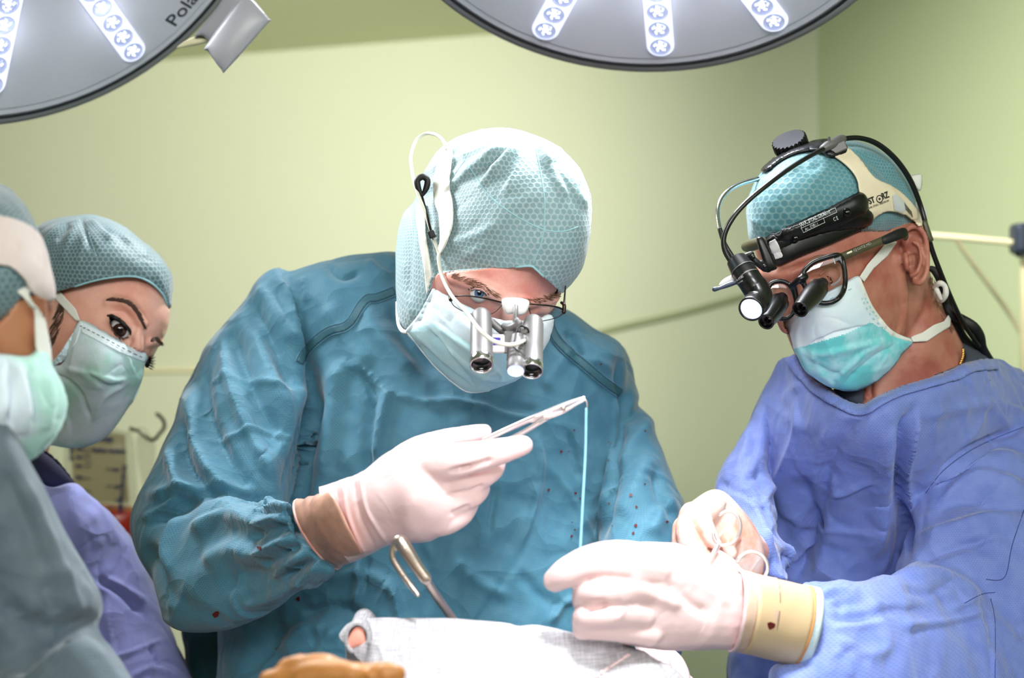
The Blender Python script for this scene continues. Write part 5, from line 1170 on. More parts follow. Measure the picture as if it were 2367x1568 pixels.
mk('tie', WS.patch([(112, 655), (130, 662), (155, 690), (178, 715), (188, 742), (178, 742), (150, 712), (120, 680)], .004, 3), M['tie'], w_, thick=.0006)
# gown and shirt
G = [(40, 1090), (110, 1132), (150, 1124), (172, 1118), (205, 1146), (258, 1195), (302, 1250), (337, 1312), (370, 1390), (392, 1450), (420, 1512), (450, 1575), (520, 1750), (560, 2050), (-200, 2050), (-200, 1300), (-60, 1120)]
gwv = vol(G, [(110, 1130, 1.7), (172, 1118, 1.7), (-60, 1120, 1.81), (300, 1250, 1.79), (450, 1568, 1.76), (0, 1500, 1.76), (200, 2050, 1.76)], .12, .11, step=8, pw=.75)
gv, gt = remesh([gwv], .004, 6); gv = crumple(gv, gt, .45, 41, 1.1)
gv = folds(gv, gt, [([(225, 1335), (280, 1365), (330, 1420)], 10, -9, .7), ([(240, 1360), (230, 1430), (250, 1500)], 16, -8, .5), ([(230, 1340), (300, 1370), (340, 1400)], 10, 6, -.6), ([(260, 1520), (320, 1500), (380, 1475)], 7, 4, .8), ([(345, 1490), (360, 1520), (368, 1545)], 7, -5, .5), ([(300, 1568), (350, 1545), (400, 1560)], 9, 5, .6), ([(115, 1150), (150, 1140), (175, 1135)], 7, 4, .7), ([(280, 1230), (330, 1320), (380, 1440)], 14, 3, .5)])
mk('body', (tuck(BODY_W[0], [(CW, .06), (KS, .06), (Surf(gv, gt), .25)]), BODY_W[1]), M['skinw'], w_)
g2, t2 = cat([(gv, gt), skirt(-.6, 1.79, .98, .28, .27, .33, .5)])
gown = mk('gown', (g2, t2), M['violetgown'], w_, uv=uv_cyl(g2, (-.6, 1.81), .2))
nv = vol([(60, 1000), (95, 1038), (130, 1062), (160, 1098), (175, 1120), (150, 1135), (100, 1140), (40, 1100)], 1.73, .02, .05)
mk('undershirt', remesh([nv, tube([(98, 1040, 1.71, 5), (130, 1065, 1.7, 5), (166, 1108, 1.69, 4)])], .003, 2), M['navy'], w_)
shoes(-.62, 1.83, w_)

# ------------------------------------------------------------------ the blurred person nearest the camera
f_ = root('person', 'blurred person in grey gown at the far left edge, nearest the camera, back half turned', 'person', (-.50, 1.08, 0))
YF = 1.05
FH = [(-150, 440), (-70, 432), (0, 445), (40, 475), (72, 525), (98, 590), (110, 650), (113, 720), (112, 800), (118, 860), (130, 920), (120, 975), (92, 1020), (60, 1040), (0, 1030), (-60, 960), (-200, 860), (-290, 720), (-290, 560), (-230, 480)]
skull = vol(FH, [(-100, 440, YF+.01), (110, 650, YF), (100, 1000, YF), (-280, 650, YF+.02)], .075, .08, pw=.85)
S0 = Surf(*skull)
ear = [tube([rel(S0, q) for q in [(78, 690, .004, 9), (90, 682, .010, 11), (105, 690, .012, 11), (114, 708, .011, 10), (112, 730, .006, 9)]]), tube([rel(S0, q) for q in [(90, 705, .003, 13), (100, 722, .003, 11)]])]
fh = remesh([skull, tube([(-60, 900, 1.10, 130), (-150, 1050, 1.15, 150), (-200, 1150, 1.18, 170)])]+ear, .0022, 3); FS = Surf(*fh)
low = cat([tube3([(-.52, 1.12, 1.35), (-.5, 1.10, 1.15), (-.48, 1.1, .92)], [.10, .12, .12], 20, 4, flat=.8, fdir=(0, 1, 0)), tube([(-250, 1200, 1.1, 100), (-50, 1600, 1.0, 80), (300, 1690, .98, 50), (600, 1680, .95, 40)])]+legs(-.5, 1.10, .92))
BODY_F = cat([fh, low])
CO = [(-150, 424), (-60, 420), (0, 436), (45, 468), (80, 520), (104, 585), (116, 640), (116, 690), (60, 720), (0, 760), (-100, 800), (-260, 780), (-310, 640), (-290, 520), (-230, 450)]
capv = vol(CO, [(-100, 425, YF+.01), (110, 650, YF-.005), (0, 750, YF-.01), (-290, 650, YF+.02)], .084, .09, step=5, pw=.85)
cv, ct = remesh([capv], .003, 3); cv = crumple(cv, ct, .3, 27, 2.2)
hemf = [(130, 690), (100, 690), (75, 680), (45, 690), (20, 725), (-10, 755), (-100, 800), (-100, 1000), (300, 1000), (300, 660), (130, 665)]
Q = proj(cv); s = np.where(cv[:, 1] < YF+.06, -sdf(Q, hemf)[0]/100, .5); cv, ct, _ = clip(cv, ct, s); CF = Surf(cv, ct)
cap = mk('cap', (cv, ct), M['cap3'], f_, uv=uv_round(cv, P(-60, 600, YF), .10), thick=.001)
V, T = CF.patch(catmull([(-60, 505), (0, 508), (40, 516), (70, 535), (92, 565), (104, 610), (118, 684), (95, 686), (70, 672), (52, 645), (20, 618), (-40, 600)], 3), .004, 5); V = crumple(V, T, .2, 3, 3)
mk('headband', (V, T), simple('pinkish white band', (.86, .80, .78), .7), f_, thick=.002, label='wide off-white band across the cap')
mo = [(-60, 822), (0, 828), (45, 832), (75, 826), (97, 800), (118, 850), (140, 895), (150, 935), (135, 985), (100, 1035), (60, 1060), (0, 1050), (-60, 1000)]
mc = [(q[0], q[1], FS.Y(q[0], q[1])-.004) for q in [(0, 828), (75, 828), (100, 815)]]+[(148, 930, YF-.03), (60, 1055, YF-.04), (0, 950, YF-.085), (-60, 900, YF-.08)]
V, T = maskpart(mo, mc, .02, 4, .75, [([(20, 850), (30, 920), (20, 990)], 12, -5, .6), ([(62, 850), (80, 930), (75, 990)], 12, -5, .6), ([(45, 850), (60, 930), (55, 1000)], 12, 3.5, .6), ([(100, 860), (115, 930), (100, 990)], 12, 3, .5)], amp=.35, seed=34)
mk_ = mk('mask', (V, T), M['maskgreen'], f_, thick=.001); KS = Surf(V, T)
mk('tie', FS.patch([(30, 640), (60, 662), (75, 690), (92, 720), (96, 760), (104, 800), (108, 850), (88, 850), (74, 800), (72, 750), (72, 715), (50, 690), (28, 668)], .007, 4), M['tie'], f_, thick=.001)
G = [(-500, 1000), (-200, 880), (-60, 870), (0, 900), (28, 975), (60, 1050), (98, 1120), (148, 1228), (200, 1322), (236, 1388), (232, 1430), (222, 1462), (262, 1512), (312, 1590), (360, 1700), (400, 1850), (400, 2100), (-700, 2100), (-700, 1300)]
gwv = vol(G, [(-60, 870, 1.0), (30, 980, .98), (200, 1320, 1.02), (-400, 1100, 1.1), (300, 1600, 1.02), (-100, 1500, 1.05), (-100, 2100, 1.05)], .10, .10, step=10, pw=.8)
slv = vol([(60, 1490), (120, 1462), (180, 1460), (240, 1500), (300, 1575), (420, 1610), (560, 1600), (600, 1640), (600, 1800), (300, 2000), (-100, 1900), (-50, 1600)], [(60, 1500, .96), (600, 1650, .94)], .045, .05, pw=.8)
gv, gt = remesh([gwv, slv], .004, 6); gv = crumple(gv, gt, .35, 51, 1.0)
gv = folds(gv, gt, [([(235, 1440), (170, 1450), (90, 1490), (20, 1560)], 26, -16, .4), ([(130, 1300), (180, 1400), (190, 1450)], 20, 5, .5), ([(100, 1350), (130, 1420)], 20, -5), ([(0, 1080), (60, 1200), (110, 1330)], 30, -6, .5), ([(60, 1110), (120, 1260), (170, 1360)], 20, 5, .5), ([(0, 1400), (60, 1440), (120, 1440)], 26, -8)])
mk('body', (tuck(BODY_F[0], [(CF, .06), (KS, .06), (Surf(gv, gt), .25)]), BODY_F[1]), M['skinf'], f_)
g2, t2 = cat([(gv, gt), skirt(-.5, 1.08, 1.0, .28, .25, .30, .42)])
gown = mk('gown', (g2, t2), M['greygown'], f_, uv=uv_cyl(g2, (-.5, 1.1), .2))
# ochre gloved hand at the bottom edge
fing = [vol([(600, 1570), (655, 1545), (720, 1528), (790, 1525), (830, 1545), (860, 1600), (820, 1700), (640, 1700)], .93, .02, .025, pw=.8),
  tube([(600, 1640, .945, 60), (680, 1618, .935, 62), (760, 1590, .93, 55)], 16, flat=.7, fdir=(0, 1, 0)), tube([(700, 1568, .92, 32), (770, 1556, .915, 30), (820, 1562, .912, 28)]),
  tube([(790, 1572, .93, 36), (850, 1562, .925, 30), (900, 1558, .922, 28), (918, 1558, .922, 22)], 14), tube([(780, 1620, .925, 36), (860, 1620, .92, 30), (920, 1612, .918, 26)], 14), tube([(760, 1670, .925, 34), (840, 1672, .92, 29), (890, 1668, .918, 25)], 14), tube([(660, 1545, .93, 20), (700, 1535, .925, 22), (760, 1532, .925, 20)], 12)]
hv, ht = remesh(fing, .002, 3); hv = crumple(hv, ht, .2, 9, 4)
mk('glove', (hv, ht), M['gloveochre'], f_, label='ochre latex glove in shade')
shoes(-.5, 1.08, f_)
# ------------------------------------------------------------------ table and drape
t_ = root('operating_table', 'steel operating table under the pale grey woven drape at the bottom centre', 'table', (.25, .95, 0))
mk('table_top', box((.25, .95, .93), .8, .42, .06), M['tabletop'], t_, autos=30); mk('column', lathe((.25, .95, .03), (0, 0, 1), [(0, .09), (.5, .09), (.52, .14), (.88, .14)], 28), M['tabletop'], t_, autos=30)
mk('base', box((.25, .95, .025), .7, .45, .05), M['tabletop'], t_, autos=30)
# drape: a cloth thrown over the mound, its far edge rising as a ridge
ridge = catmull([(792, 1462), (806, 1445), (832, 1435), (880, 1431), (950, 1430), (1030, 1432), (1110, 1438), (1180, 1442), (1250, 1449), (1310, 1462), (1370, 1473), (1420, 1480), (1480, 1498), (1530, 1520), (1560, 1545), (1585, 1575), (1620, 1650)], 6, False)
n1 = len(ridge); rows = []
for j, (dy, dz, ) in enumerate([(.10, -.30), (.08, -.18), (.05, -.08), (.026, -.028), (.010, -.006), (0, 0), (-.012, -.003), (-.03, -.012), (-.05, -.026), (-.075, -.046), (-.10, -.075), (-.13, -.115), (-.155, -.16), (-.175, -.22), (-.19, -.29), (-.20, -.38)]):
    row = []
    for i, (x, y) in enumerate(ridge):
        t = i/(n1-1); Yr = 1.155-.01*t
        p = P(x, y, Yr); q = p+A([0, dy, dz]); row.append(q)
    rows.append(row)
rows = np.array(rows)
# straight left edge: pull the left columns of the near side inward, leaving the rolled corner
for j in range(len(rows)):
    for i in range(0, 16):
        if j > 6:
            tx = (858-CX)/F*rows[j, i, 1]+.0006*i; k = min(1, (j-6)/2.); rows[j, i, 0] = rows[j, i, 0]*(1-k)+max(tx, rows[j, i, 0])*k
nj = len(rows); fine = []
for i in range(n1): fine.append(catmull(rows[:, i], 6, False))
fine = np.array(fine); nf = fine.shape[1]; V = fine.reshape(-1, 3); T = []
for i in range(n1-1):
    for j in range(nf-1):
        a, b, c, d = i*nf+j, (i+1)*nf+j, (i+1)*nf+j+1, i*nf+j+1; T += [(a, b, c), (a, c, d)]
T = np.array(T); V = crumple(V, T, .22, 61, 1.6)
V = folds(V, T, [([(1180, 1440), (1230, 1490), (1240, 1568)], 24, 3, .5), ([(1480, 1500), (1430, 1530), (1370, 1568)], 8, 3, .6), ([(1500, 1500), (1560, 1560)], 12, 3, .5), ([(1000, 1440), (990, 1500), (1010, 1568)], 30, 2.5, .5)], False)
d_ = mk('surgical_drape', (V, T), M['drape'], None, thick=.0022, label='pale grey woven drape over the patient, brightly lit, at the bottom centre', cat_='drape')
DS = Surf(V, T)
# rolled corner with pink lining
rp = [(792, 1478), (800, 1456), (822, 1440), (846, 1446), (848, 1470), (846, 1494), (820, 1502), (800, 1503)]
L_ = ORG[d_.name]
cV = []; th = np.linspace(math.radians(-75), math.radians(250), 22)
for yy in np.linspace(1.122, 1.18, 8):
    for a in th: cV.append(P(822+27*math.cos(a)+6, 1473-35*math.sin(a), 1.13)+A([0, yy-1.13, 0]))
cT = []
for i in range(7):
    for j in range(21): a = i*22+j; cT += [(a, a+1, a+23), (a, a+23, a+22)]
cV = A(cV); cV = crumple(cV, np.array(cT), .15, 5, 3)
mk('rolled_corner', (cV, np.array(cT)), M['drape'], d_, thick=.003)
mk('lining', vol([(806, 1470), (822, 1448), (840, 1452), (847, 1476), (846, 1492), (822, 1498), (806, 1500), (802, 1486)], 1.131, .008, .02, step=2.5, pw=.5), M['drapein'], d_, label='pink lining inside the rolled corner')
mk('drape_cord', DS.line([(1380, 1566), (1410, 1545), (1440, 1526), (1455, 1518)], 4, .003), M['glove'], d_)

# ------------------------------------------------------------------ instruments
h_ = root('needle_holder', 'steel needle holder pinched in the raised gloved hand', 'instrument', P(1250, 970, 1.2))
Yn = 1.185
mk('jaw', cat([tube([(1230, 972, Yn, 6.5), (1262, 955, Yn, 7), (1300, 938, Yn, 6), (1330, 926, Yn, 4.5), (1350, 920, Yn, 3.5)], 10, flat=.8, fdir=(0, 1, 0))]), M['steelbright'], h_)
mk('jaw', cat([tube([(1262, 966, Yn-.004, 6), (1300, 952, Yn-.004, 5.5), (1330, 936, Yn-.004, 4), (1351, 926, Yn-.003, 3)], 10)]), M['steelbright'], h_)
mk('shank', tube([(1120, 1018, Yn+.02, 7), (1180, 990, Yn+.01, 7), (1230, 968, Yn, 7), (1262, 955, Yn, 7)], 10), M['steelbright'], h_)
mk('shank', tube([(1150, 1030, Yn+.015, 6), (1210, 1000, Yn+.004, 6), (1250, 975, Yn-.002, 6), (1275, 960, Yn-.003, 6)], 10), M['steelbright'], h_)
mk('screw', lathe(P(1302, 944, Yn-.006), (0, -1, 0), [(0, .0024), (.0016, .0022), (.002, .0002)], 14), M['steel'], h_)
mk('suture_needle', tube([(1340, 928, Yn-.004, 1.8), (1352, 924, Yn-.004, 2), (1357, 934, Yn-.004, 1.9), (1356, 950, Yn-.004, 1.6)], 6), M['steelbright'], label='tiny curved steel needle gripped at the tip of the needle holder', cat_='needle')
mk('suture', tube([(1355, 946, Yn-.004, 3.0), (1353, 1050, Yn-.008, 3.0), (1347, 1160, Yn-.02, 3.0), (1340, 1290, Yn-.03, 3.0)], 8), M['thread'], label='taut light blue suture thread hanging from the needle holder', cat_='thread')
k_ = root('retractor', 'blurred steel hook-ended retractor standing up out of the drape', 'instrument', P(1050, 1430, 1.19))
Yk = 1.135
mk('hook', remesh([tube([(985, 1340, Yk, 14), (960, 1305, Yk, 15), (938, 1270, Yk, 17), (924, 1250, Yk, 15), (910, 1262, Yk, 8), (908, 1290, Yk, 8), (928, 1325, Yk, 8), (950, 1355, Yk, 8), (966, 1376, Yk-.004, 6)], 14)], .0012, 2), M['steel'], k_)
mk('shaft', tube([(972, 1322, Yk+.002, 9), (1010, 1380, Yk+.026, 10), (1048, 1434, Yk+.052, 10), (1080, 1485, Yk+.075, 10)], 14), M['steel'], k_)
mk('collar', tube([(975, 1328, Yk, 13), (982, 1338, Yk, 13)], 14), M['steelbright'], k_)
s_ = root('surgical_scissors', 'ring-handled steel instrument held in the far gloved fist of the blue-gowned surgeon', 'instrument', P(1700, 1260, 1.25))
def ringp(cx_, cy_, rx, ry, rot, Y, a0, a1, r, n=22):
    out = []
    for i in range(n+1):
        a = math.radians(a0+(a1-a0)*i/n); x = rx*math.cos(a); y = ry*math.sin(a); c, s = math.cos(rot), math.sin(rot)
        out.append((cx_+x*c-y*s, cy_+x*s+y*c, Y, r))
    return out
mk('handle_ring', tube(ringp(1680, 1222, 31, 40, .3, 1.245, -140, 150, 4.2), 10, 2), M['steelbright'], s_)
mk('handle_ring', tube(ringp(1738, 1312, 36, 36, .2, 1.235, -170, 60, 4.2), 10, 2), M['steelbright'], s_)
mk('shank', tube([(1660, 1256, 1.245, 5.5), (1640, 1300, 1.24, 6), (1615, 1340, 1.23, 6)], 10), M['steelbright'], s_)

# ------------------------------------------------------------------ silver loupes of the middle surgeon
l_ = root('loupes', 'silver magnifying loupes with central light on a thin wire frame', 'glasses', P(1190, 790, 1.3))
YL = 1.272
def barrel(name, top, bot, rt, rb, Yt, Yb, par, mat, rimmat, glass=True, shoulder=.12):
    a = P(top[0], top[1], Yt); b = P(bot[0], bot[1], Yb); ax = b-a; L = np.linalg.norm(ax); k = Yt/F
    pr = [(0, .3*rt*k), (.01*L, .72*rt*k), (.05*L, .9*rt*k), (shoulder*L, rt*k), (.6*L, (rt+(rb-rt)*.4)*k), (.86*L, rb*.97*k), (.87*L, rb*k)]
    o = mk(name, lathe(a, ax, pr, 40), mat, par, autos=50)
    mk('rim', lathe(a, ax, [(.87*L, rb*k), (.88*L, rb*1.03*k), (.99*L, rb*1.02*k), (L, rb*.96*k), (.985*L, rb*.88*k), (.93*L, rb*.84*k)], 40), rimmat, o)
    mk('glass', lathe(a, ax, [(.93*L, rb*.86*k), (.945*L, rb*.5*k), (.95*L, .0001)], 30), M['pupil'], o); return o
barrel('telescope', (1112, 722), (1113, 846), 24.5, 26, YL+.012, YL-.036, l_, M['silver'], M['chrome'])
barrel('telescope', (1233, 737), (1229, 860), 24, 25, YL+.012, YL-.036, l_, M['silver'], M['chrome'])
a = P(1196, 776, YL-.01); b = P(1192, 858, YL-.042); ax = b-a; L = np.linalg.norm(ax); k = YL/F; pr = [(0, 10*k), (.05*L, 15*k), (.28*L, 17*k)]
for i in range(4): pr += [((.34+.10*i)*L, 19*k), ((.385+.10*i)*L, 22*k), ((.43+.10*i)*L, 19*k)]
pr += [(.76*L, 20*k), (.80*L, 21*k), (.96*L, 21*k), (L, 19*k)]
o = mk('lamp_barrel', lathe(a, ax, pr, 32), M['silver'], l_, autos=35); mk('lens', lathe(a, ax, [(L, 19*k), (.985*L, 14*k), (.98*L, .0001)], 24), simple('pale lit lens', (.8, .85, 1), .15, emit=.8, emitcol=(.75, .82, 1)), o)
mk('bridge_shield', vol([(1161, 692), (1180, 688), (1205, 690), (1222, 696), (1222, 712), (1214, 726), (1200, 730), (1186, 726), (1172, 727), (1162, 712)], YL+.012, .007, .005, step=2, pw=.45), M['whiteplastic'], l_)
mk('hinge', remesh([tube([(1192, 708, YL+.002, 6), (1192, 722, YL-.004, 6), (1192, 742, YL-.006, 7), (1198, 752, YL-.006, 9)]), tube([(1164, 754, YL, 7), (1180, 758, YL-.004, 9), (1200, 748, YL-.008, 9)]), tube([(1196, 742, YL-.008, 7), (1200, 764, YL-.008, 7)]), box(P(1184, 772, YL), .012, .012, .012)], .0009, 1), M['silver'], l_)
mk('bracket', cat([box(P(1154, 794, YL), .016, .010, .0165), box(P(1176, 792, YL-.002), .009, .012, .020), tube([(1136, 744, YL+.01, 9), (1160, 765, YL+.008, 9), (1180, 775, YL+.004, 8)])]), M['silver'], l_, autos=30)
br = mk('logo_block', box(P(1152, 795, YL-.004), .0115, .010, .0165), M['whiteplastic'], l_, autos=30)
mk('emblem', sheet([(1138, 780), (1157, 781), (1157, 797), (1138, 798), (1143, 790)], YL-.0098, 0, 2, 0)[:2], M['zeissblue'], br, smooth=False)
mk('lettering', text_mesh('ZEISS', 1142, 791, -.05, 7, Y=YL-.0104, bold=.02), M['inkwhite'], br, smooth=False)
mk('lamp_socket', cat([tube([(1210, 772, YL-.008, 7), (1212, 785, YL-.012, 8)]), tube([(1211, 780, YL-.012, 7), (1212, 790, YL-.02, 6.5)]), box(P(1212, 768, YL-.008), .008, .006, .008)]), M['silver'], l_, autos=35)
mk('lamp_wire', tube([(1214, 760, YL-.012, 1.4), (1204, 752, YL-.016, 1.4), (1194, 766, YL-.02, 1.4), (1190, 785, YL-.026, 1.4), (1186, 800, YL-.03, 1.4), (1200, 812, YL-.04, 1.4), (1213, 822, YL-.045, 1.4)], 6), M['blackmat'], l_)
mk('lamp_wire', tube([(1204, 755, YL-.014, 1.8), (1216, 757, YL-.016, 2.2), (1222, 766, YL-.014, 2.4), (1220, 774, YL-.012, 1.6)], 6), M['blackmat'], l_)
mk('frame', cat([tube([(1042, 690, YL+.055, 2.2), (1054, 685, YL+.05, 2.0), (1080, 684, YL+.04, 1.9), (1120, 690, YL+.028, 1.9), (1162, 700, YL+.02, 2.0)], 8), tube([(1222, 703, YL+.02, 2), (1262, 706, YL+.03, 2), (1290, 711, YL+.045, 2), (1304, 718, YL+.055, 2.2)], 8)]), M['gunmetal'], l_)
mk('lens_rim', tube([(1042, 694, YL+.053, 1.1), (1050, 708, YL+.05, 1.1), (1078, 723, YL+.038, 1.1), (1110, 729, YL+.028, 1.1), (1140, 724, YL+.022, 1.1), (1160, 706, YL+.02, 1.1)], 6), M['gunmetal'], l_)
mk('lens_rim', tube([(1304, 721, YL+.054, 1.1), (1292, 732, YL+.047, 1.1), (1262, 741, YL+.035, 1.1), (1235, 740, YL+.025, 1.1), (1222, 712, YL+.02, 1.1)], 6), M['gunmetal'], l_)
mk('lens', sheet([(1042, 692), (1080, 685), (1120, 691), (1161, 701), (1140, 724), (1110, 728), (1078, 722), (1050, 707)], [(1042, 692, YL+.053), (1100, 700, YL+.034), (1161, 703, YL+.02)], .001, 4)[:2], M['lens'], l_)
mk('lens', sheet([(1222, 704), (1262, 707), (1302, 717), (1292, 731), (1262, 740), (1235, 739), (1224, 722)], [(1222, 704, YL+.02), (1262, 720, YL+.032), (1302, 718, YL+.054)], .001, 4)[:2], M['lens'], l_)
mk('temple', tube([(1042, 693, YL+.055, 5), (1038, 680, YL+.065, 3.6), (1028, 650, YL+.10, 2.6), (1018, 612, YL+.14, 2.2)], 8), M['gunmetal'], l_)
mk('temple', tube([(1304, 720, YL+.055, 5), (1304, 705, YL+.06, 3), (1306, 675, YL+.08, 1.9), (1308, 650, YL+.11, 1.8)], 8), M['gunmetal'], l_)
mk('hinge', tube([(1298, 700, YL+.055, 3.5), (1304, 706, YL+.052, 4.5), (1303, 722, YL+.05, 5)], 8), M['gunmetal'], l_)
mk('cable', tube([(1211, 788, YL-.022, 4.5), (1196, 795, YL-.045, 4.6), (1170, 797, YL-.05, 4.6), (1140, 788, YL-.045, 4.6), (1108, 762, YL-.04, 4.6), (1078, 722, YL-.01, 4.6), (1045, 685, YL+.04, 4.6), (1022, 640, YL+.08, 4.6), (1014, 600, YL+.09, 4.6), (1014, 585, YL+.095, 4.6),
    (1000, 545, YL+.10, 4.2), (982, 490, YL+.11, 4.0), (963, 440, YL+.12, 4.0), (953, 400, YL+.13, 4.0), (950, 360, YL+.14, 4.0), (962, 325, YL+.15, 4.0), (985, 309, YL+.15, 4.0), (1008, 312, YL+.14, 4.0), (1024, 325, YL+.13, 4.0), (1033, 345, YL+.12, 4.2)], 10, 6), M['cablewhite'], l_)
mk('cord_loop', tube([(975, 452, YL+.12, 4), (967, 435, YL+.12, 7), (965, 417, YL+.12, 7.5), (977, 409, YL+.12, 7.5), (988, 417, YL+.12, 7.5), (985, 436, YL+.12, 7), (976, 452, YL+.12, 4)], 10), M['blackmat'], l_)
mk('cable_clip', remesh([box(P(998, 542, YL+.085), .0065, .008, .008, A([.9, 0, .3]), A([0, 1, 0]), A([-.3, 0, .9])), tube([(990, 536, YL+.09, 3), (1006, 546, YL+.085, 3.5)])], .0007, 1), M['blackmat'], l_)
mk('strap_cord', tube([(975, 452, YL+.12, 3), (985, 490, YL+.11, 3), (995, 530, YL+.10, 3), (1010, 580, YL+.10, 2.6), (1020, 615, YL+.12, 2.4)], 8), M['gunmetal'], l_)

# ------------------------------------------------------------------ black loupes of the right surgeon
q_ = root('loupes', 'black acetate glasses carrying two black telescopes on the right surgeon', 'glasses', P(1850, 690, 1.36))
YR = 1.375
rimR = [(1858, 628), (1878, 608), (1905, 597), (1932, 590), (1944, 594), (1950, 612), (1954, 645), (1950, 672), (1938, 690), (1918, 700), (1895, 700), (1878, 690), (1862, 665), (1855, 645)]
rimL = [(1780, 658), (1798, 650), (1818, 654), (1832, 668), (1840, 695), (1838, 715), (1826, 732), (1808, 738), (1792, 730), (1780, 705), (1774, 680)]
mk('frame', remesh([tube([(x, y, YR+.02*(1950-x)/100*0+(.012 if x > 1940 else 0), 6.5) for x, y in rimR], 10, closed=True), tube([(x, y, YR+.012, 6) for x, y in rimL], 10, closed=True),
   tube([(1862, 640, YR, 8), (1850, 645, YR-.002, 9), (1838, 654, YR+.004, 8), (1828, 662, YR+.01, 7)], 10), tube([(1934, 596, YR+.01, 9), (1944, 600, YR+.014, 10)], 10), tube([(1835, 660, YR+.008, 7), (1842, 690, YR+.012, 6)], 8)], .0011, 2), M['black'], q_)
mk('lens', sheet(rimR, YR+.002, .002, 4)[:2], M['lens'], q_); mk('lens', sheet(rimL, YR+.014, .002, 4)[:2], M['lens'], q_)
tp = catmull([(1942, 596, YR+.012, 9.5), (1980, 580, YR+.018, 9), (2020, 564, YR+.026, 8.5), (2050, 552, YR+.034, 10), (2084, 538, YR+.046, 11), (2092, 548, YR+.06, 9)], 3, False)
mk('temple', tube([tuple(p) for p in tp], 12, 1, flat=.45, fdir=(0, 1, 0)), M['olive'], q_)
mk('temple_tip', tube([(2046, 555, YR+.030, 10.5), (2070, 545, YR+.036, 12), (2088, 538, YR+.046, 12)], 12, 3, flat=.5, fdir=(0, 1, 0)), M['blackmat'], q_)
mk('rivet', tube([(1926, 597, YR+.001, 1.6), (1930, 609, YR+.001, 1.6)], 6), M['inkwhite'], q_); mk('rivet', tube([(1959, 586, YR+.004, 2.4), (1968, 582, YR+.005, 2.4)], 6), M['cream'], q_)
mk('lettering', text_mesh('CJ LUTZ MD', 1974, 582, .40, 8, Y=YR+.0085, bold=.01), simple('faint print', (.6, .6, .55), .5), q_, smooth=False)
def scope(top, bot, Yt, Yb, rt, rm, rb, par):
    a = P(*top, Yt); b = P(*bot, Yb); ax = b-a; L = np.linalg.norm(ax); k = Yb/F
    o = mk('telescope', lathe(a, ax, [(0, .2*rt*k), (.0, rt*.8*k), (.10*L, rt*k), (.14*L, rt*1.04*k), (.20*L, rm*.96*k), (.40*L, rm*k), (.62*L, rm*.96*k), (.95*L, rb*k), (L, rb*k), (L, rb*.84*k), (.9*L, rb*.74*k), (.9*L, rb*.5*k), (.84*L, rb*.42*k)], 40), M['blackmetal'], par, autos=40)
    mk('ring', lathe(a, ax, [(.975*L, rb*1.0*k), (1.004*L, rb*1.02*k), (1.006*L, rb*.94*k), (L, rb*.90*k)], 40), M['black'], o)
    mk('glass', lathe(a, ax, [(.85*L, rb*.7*k), (.87*L, .0001)], 24), M['pupil'], o)
scope((1902, 654), (1849, 716), YR-.004, YR-.046, 18, 25.5, 19, q_)
scope((1808, 688), (1771, 745), YR+.004, YR-.036, 18, 25, 18.5, q_)

# ------------------------------------------------------------------ headlight of the right surgeon
e_ = root('headlight', 'black and cream surgical headlight strapped over the right surgeon cap', 'headlight', P(1850, 520, 1.4))
YB = 1.40
band = [(1771, 549), (1830, 521), (1900, 488), (1960, 458), (1982, 448), (1994, 454), (1999, 468), (2001, 484), (2012, 496), (2008, 514), (1990, 528), (1950, 548), (1900, 570), (1850, 590), (1795, 613), (1783, 585)]
V, T = CRB.patch(catmull(band, 3), .004, 4, crown=.006); mk('headband', (V, T), M['black'], e_, thick=.004)
V, T = CRB.patch(catmull([(1774, 548), (1830, 521), (1900, 488), (1960, 458), (1982, 449), (1994, 456), (1998, 470), (1994, 486), (1975, 500), (1900, 536), (1850, 560), (1792, 586), (1782, 570)], 3), .0085, 4, crown=.006); bandp = mk('band_plate', (V, T), M['black'], e_, thick=.002); BP = Surf(V, T)
def pt(S, x, y, o): return S.at(x, y, o)
for x, y in ((1837, 552), (1957, 492)): mk('button', lathe(pt(BP, x, y, -.001), (-.15, -1, .15), [(0, .0045), (.0025, .0044), (.0038, .0034), (.0045, .0016), (.0046, .0001)], 20), M['pupil'], e_)
mk('label', BP.patch([(1779, 559), (1792, 552), (1800, 566), (1810, 594), (1794, 600), (1786, 585)], .0022, 3), M['whiteplastic'], e_, thick=.0015)
an = math.radians(24.5)
mk('lettering', text_mesh('KARL STORZ  GERMANY', 1853, 523, an, 10.2, BP, .0018, sx=.66, bold=.012), M['inkwhite'], bandp, smooth=False)
mk('lettering', text_mesh('Art. 078511', 1861, 533, an, 9.5, BP, .0018, sx=.72, bold=.008), M['inkwhite'], bandp, smooth=False)
mk('lettering', text_mesh('C E', 1927, 511, an, 11, BP, .0018, sx=.7, bold=.02), M['inkwhite'], bandp, smooth=False)
def outl(S, pts, r, off): return cat([S.line([pts[i], pts[i+1]], r, off, n=2, seg=5) for i in range(len(pts)-1)])
mk('label_border', outl(BP, [(1849, 519), (1930, 482), (1933, 491), (1852, 527), (1849, 519)], .7, .0016), M['inkwhite'], bandp)
mk('label_border', outl(BP, [(1852, 527), (1857, 537), (1906, 514), (1902, 504)], .7, .0016), M['inkwhite'], bandp)
mk('end_piece', tube([(1726, 570, YB+.03, 13), (1742, 566, YB+.01, 14), (1760, 560, YB-.002, 13)], 14, flat=.6, fdir=(0, 1, 0)), M['olive'], e_)
mk('clamp_bracket', vol([(1748, 551), (1762, 547), (1770, 560), (1786, 592), (1796, 618), (1792, 624), (1776, 628), (1768, 622), (1758, 590)], YB-.026, .008, .012, step=3, pw=.4, sm=3), M['black'], e_)
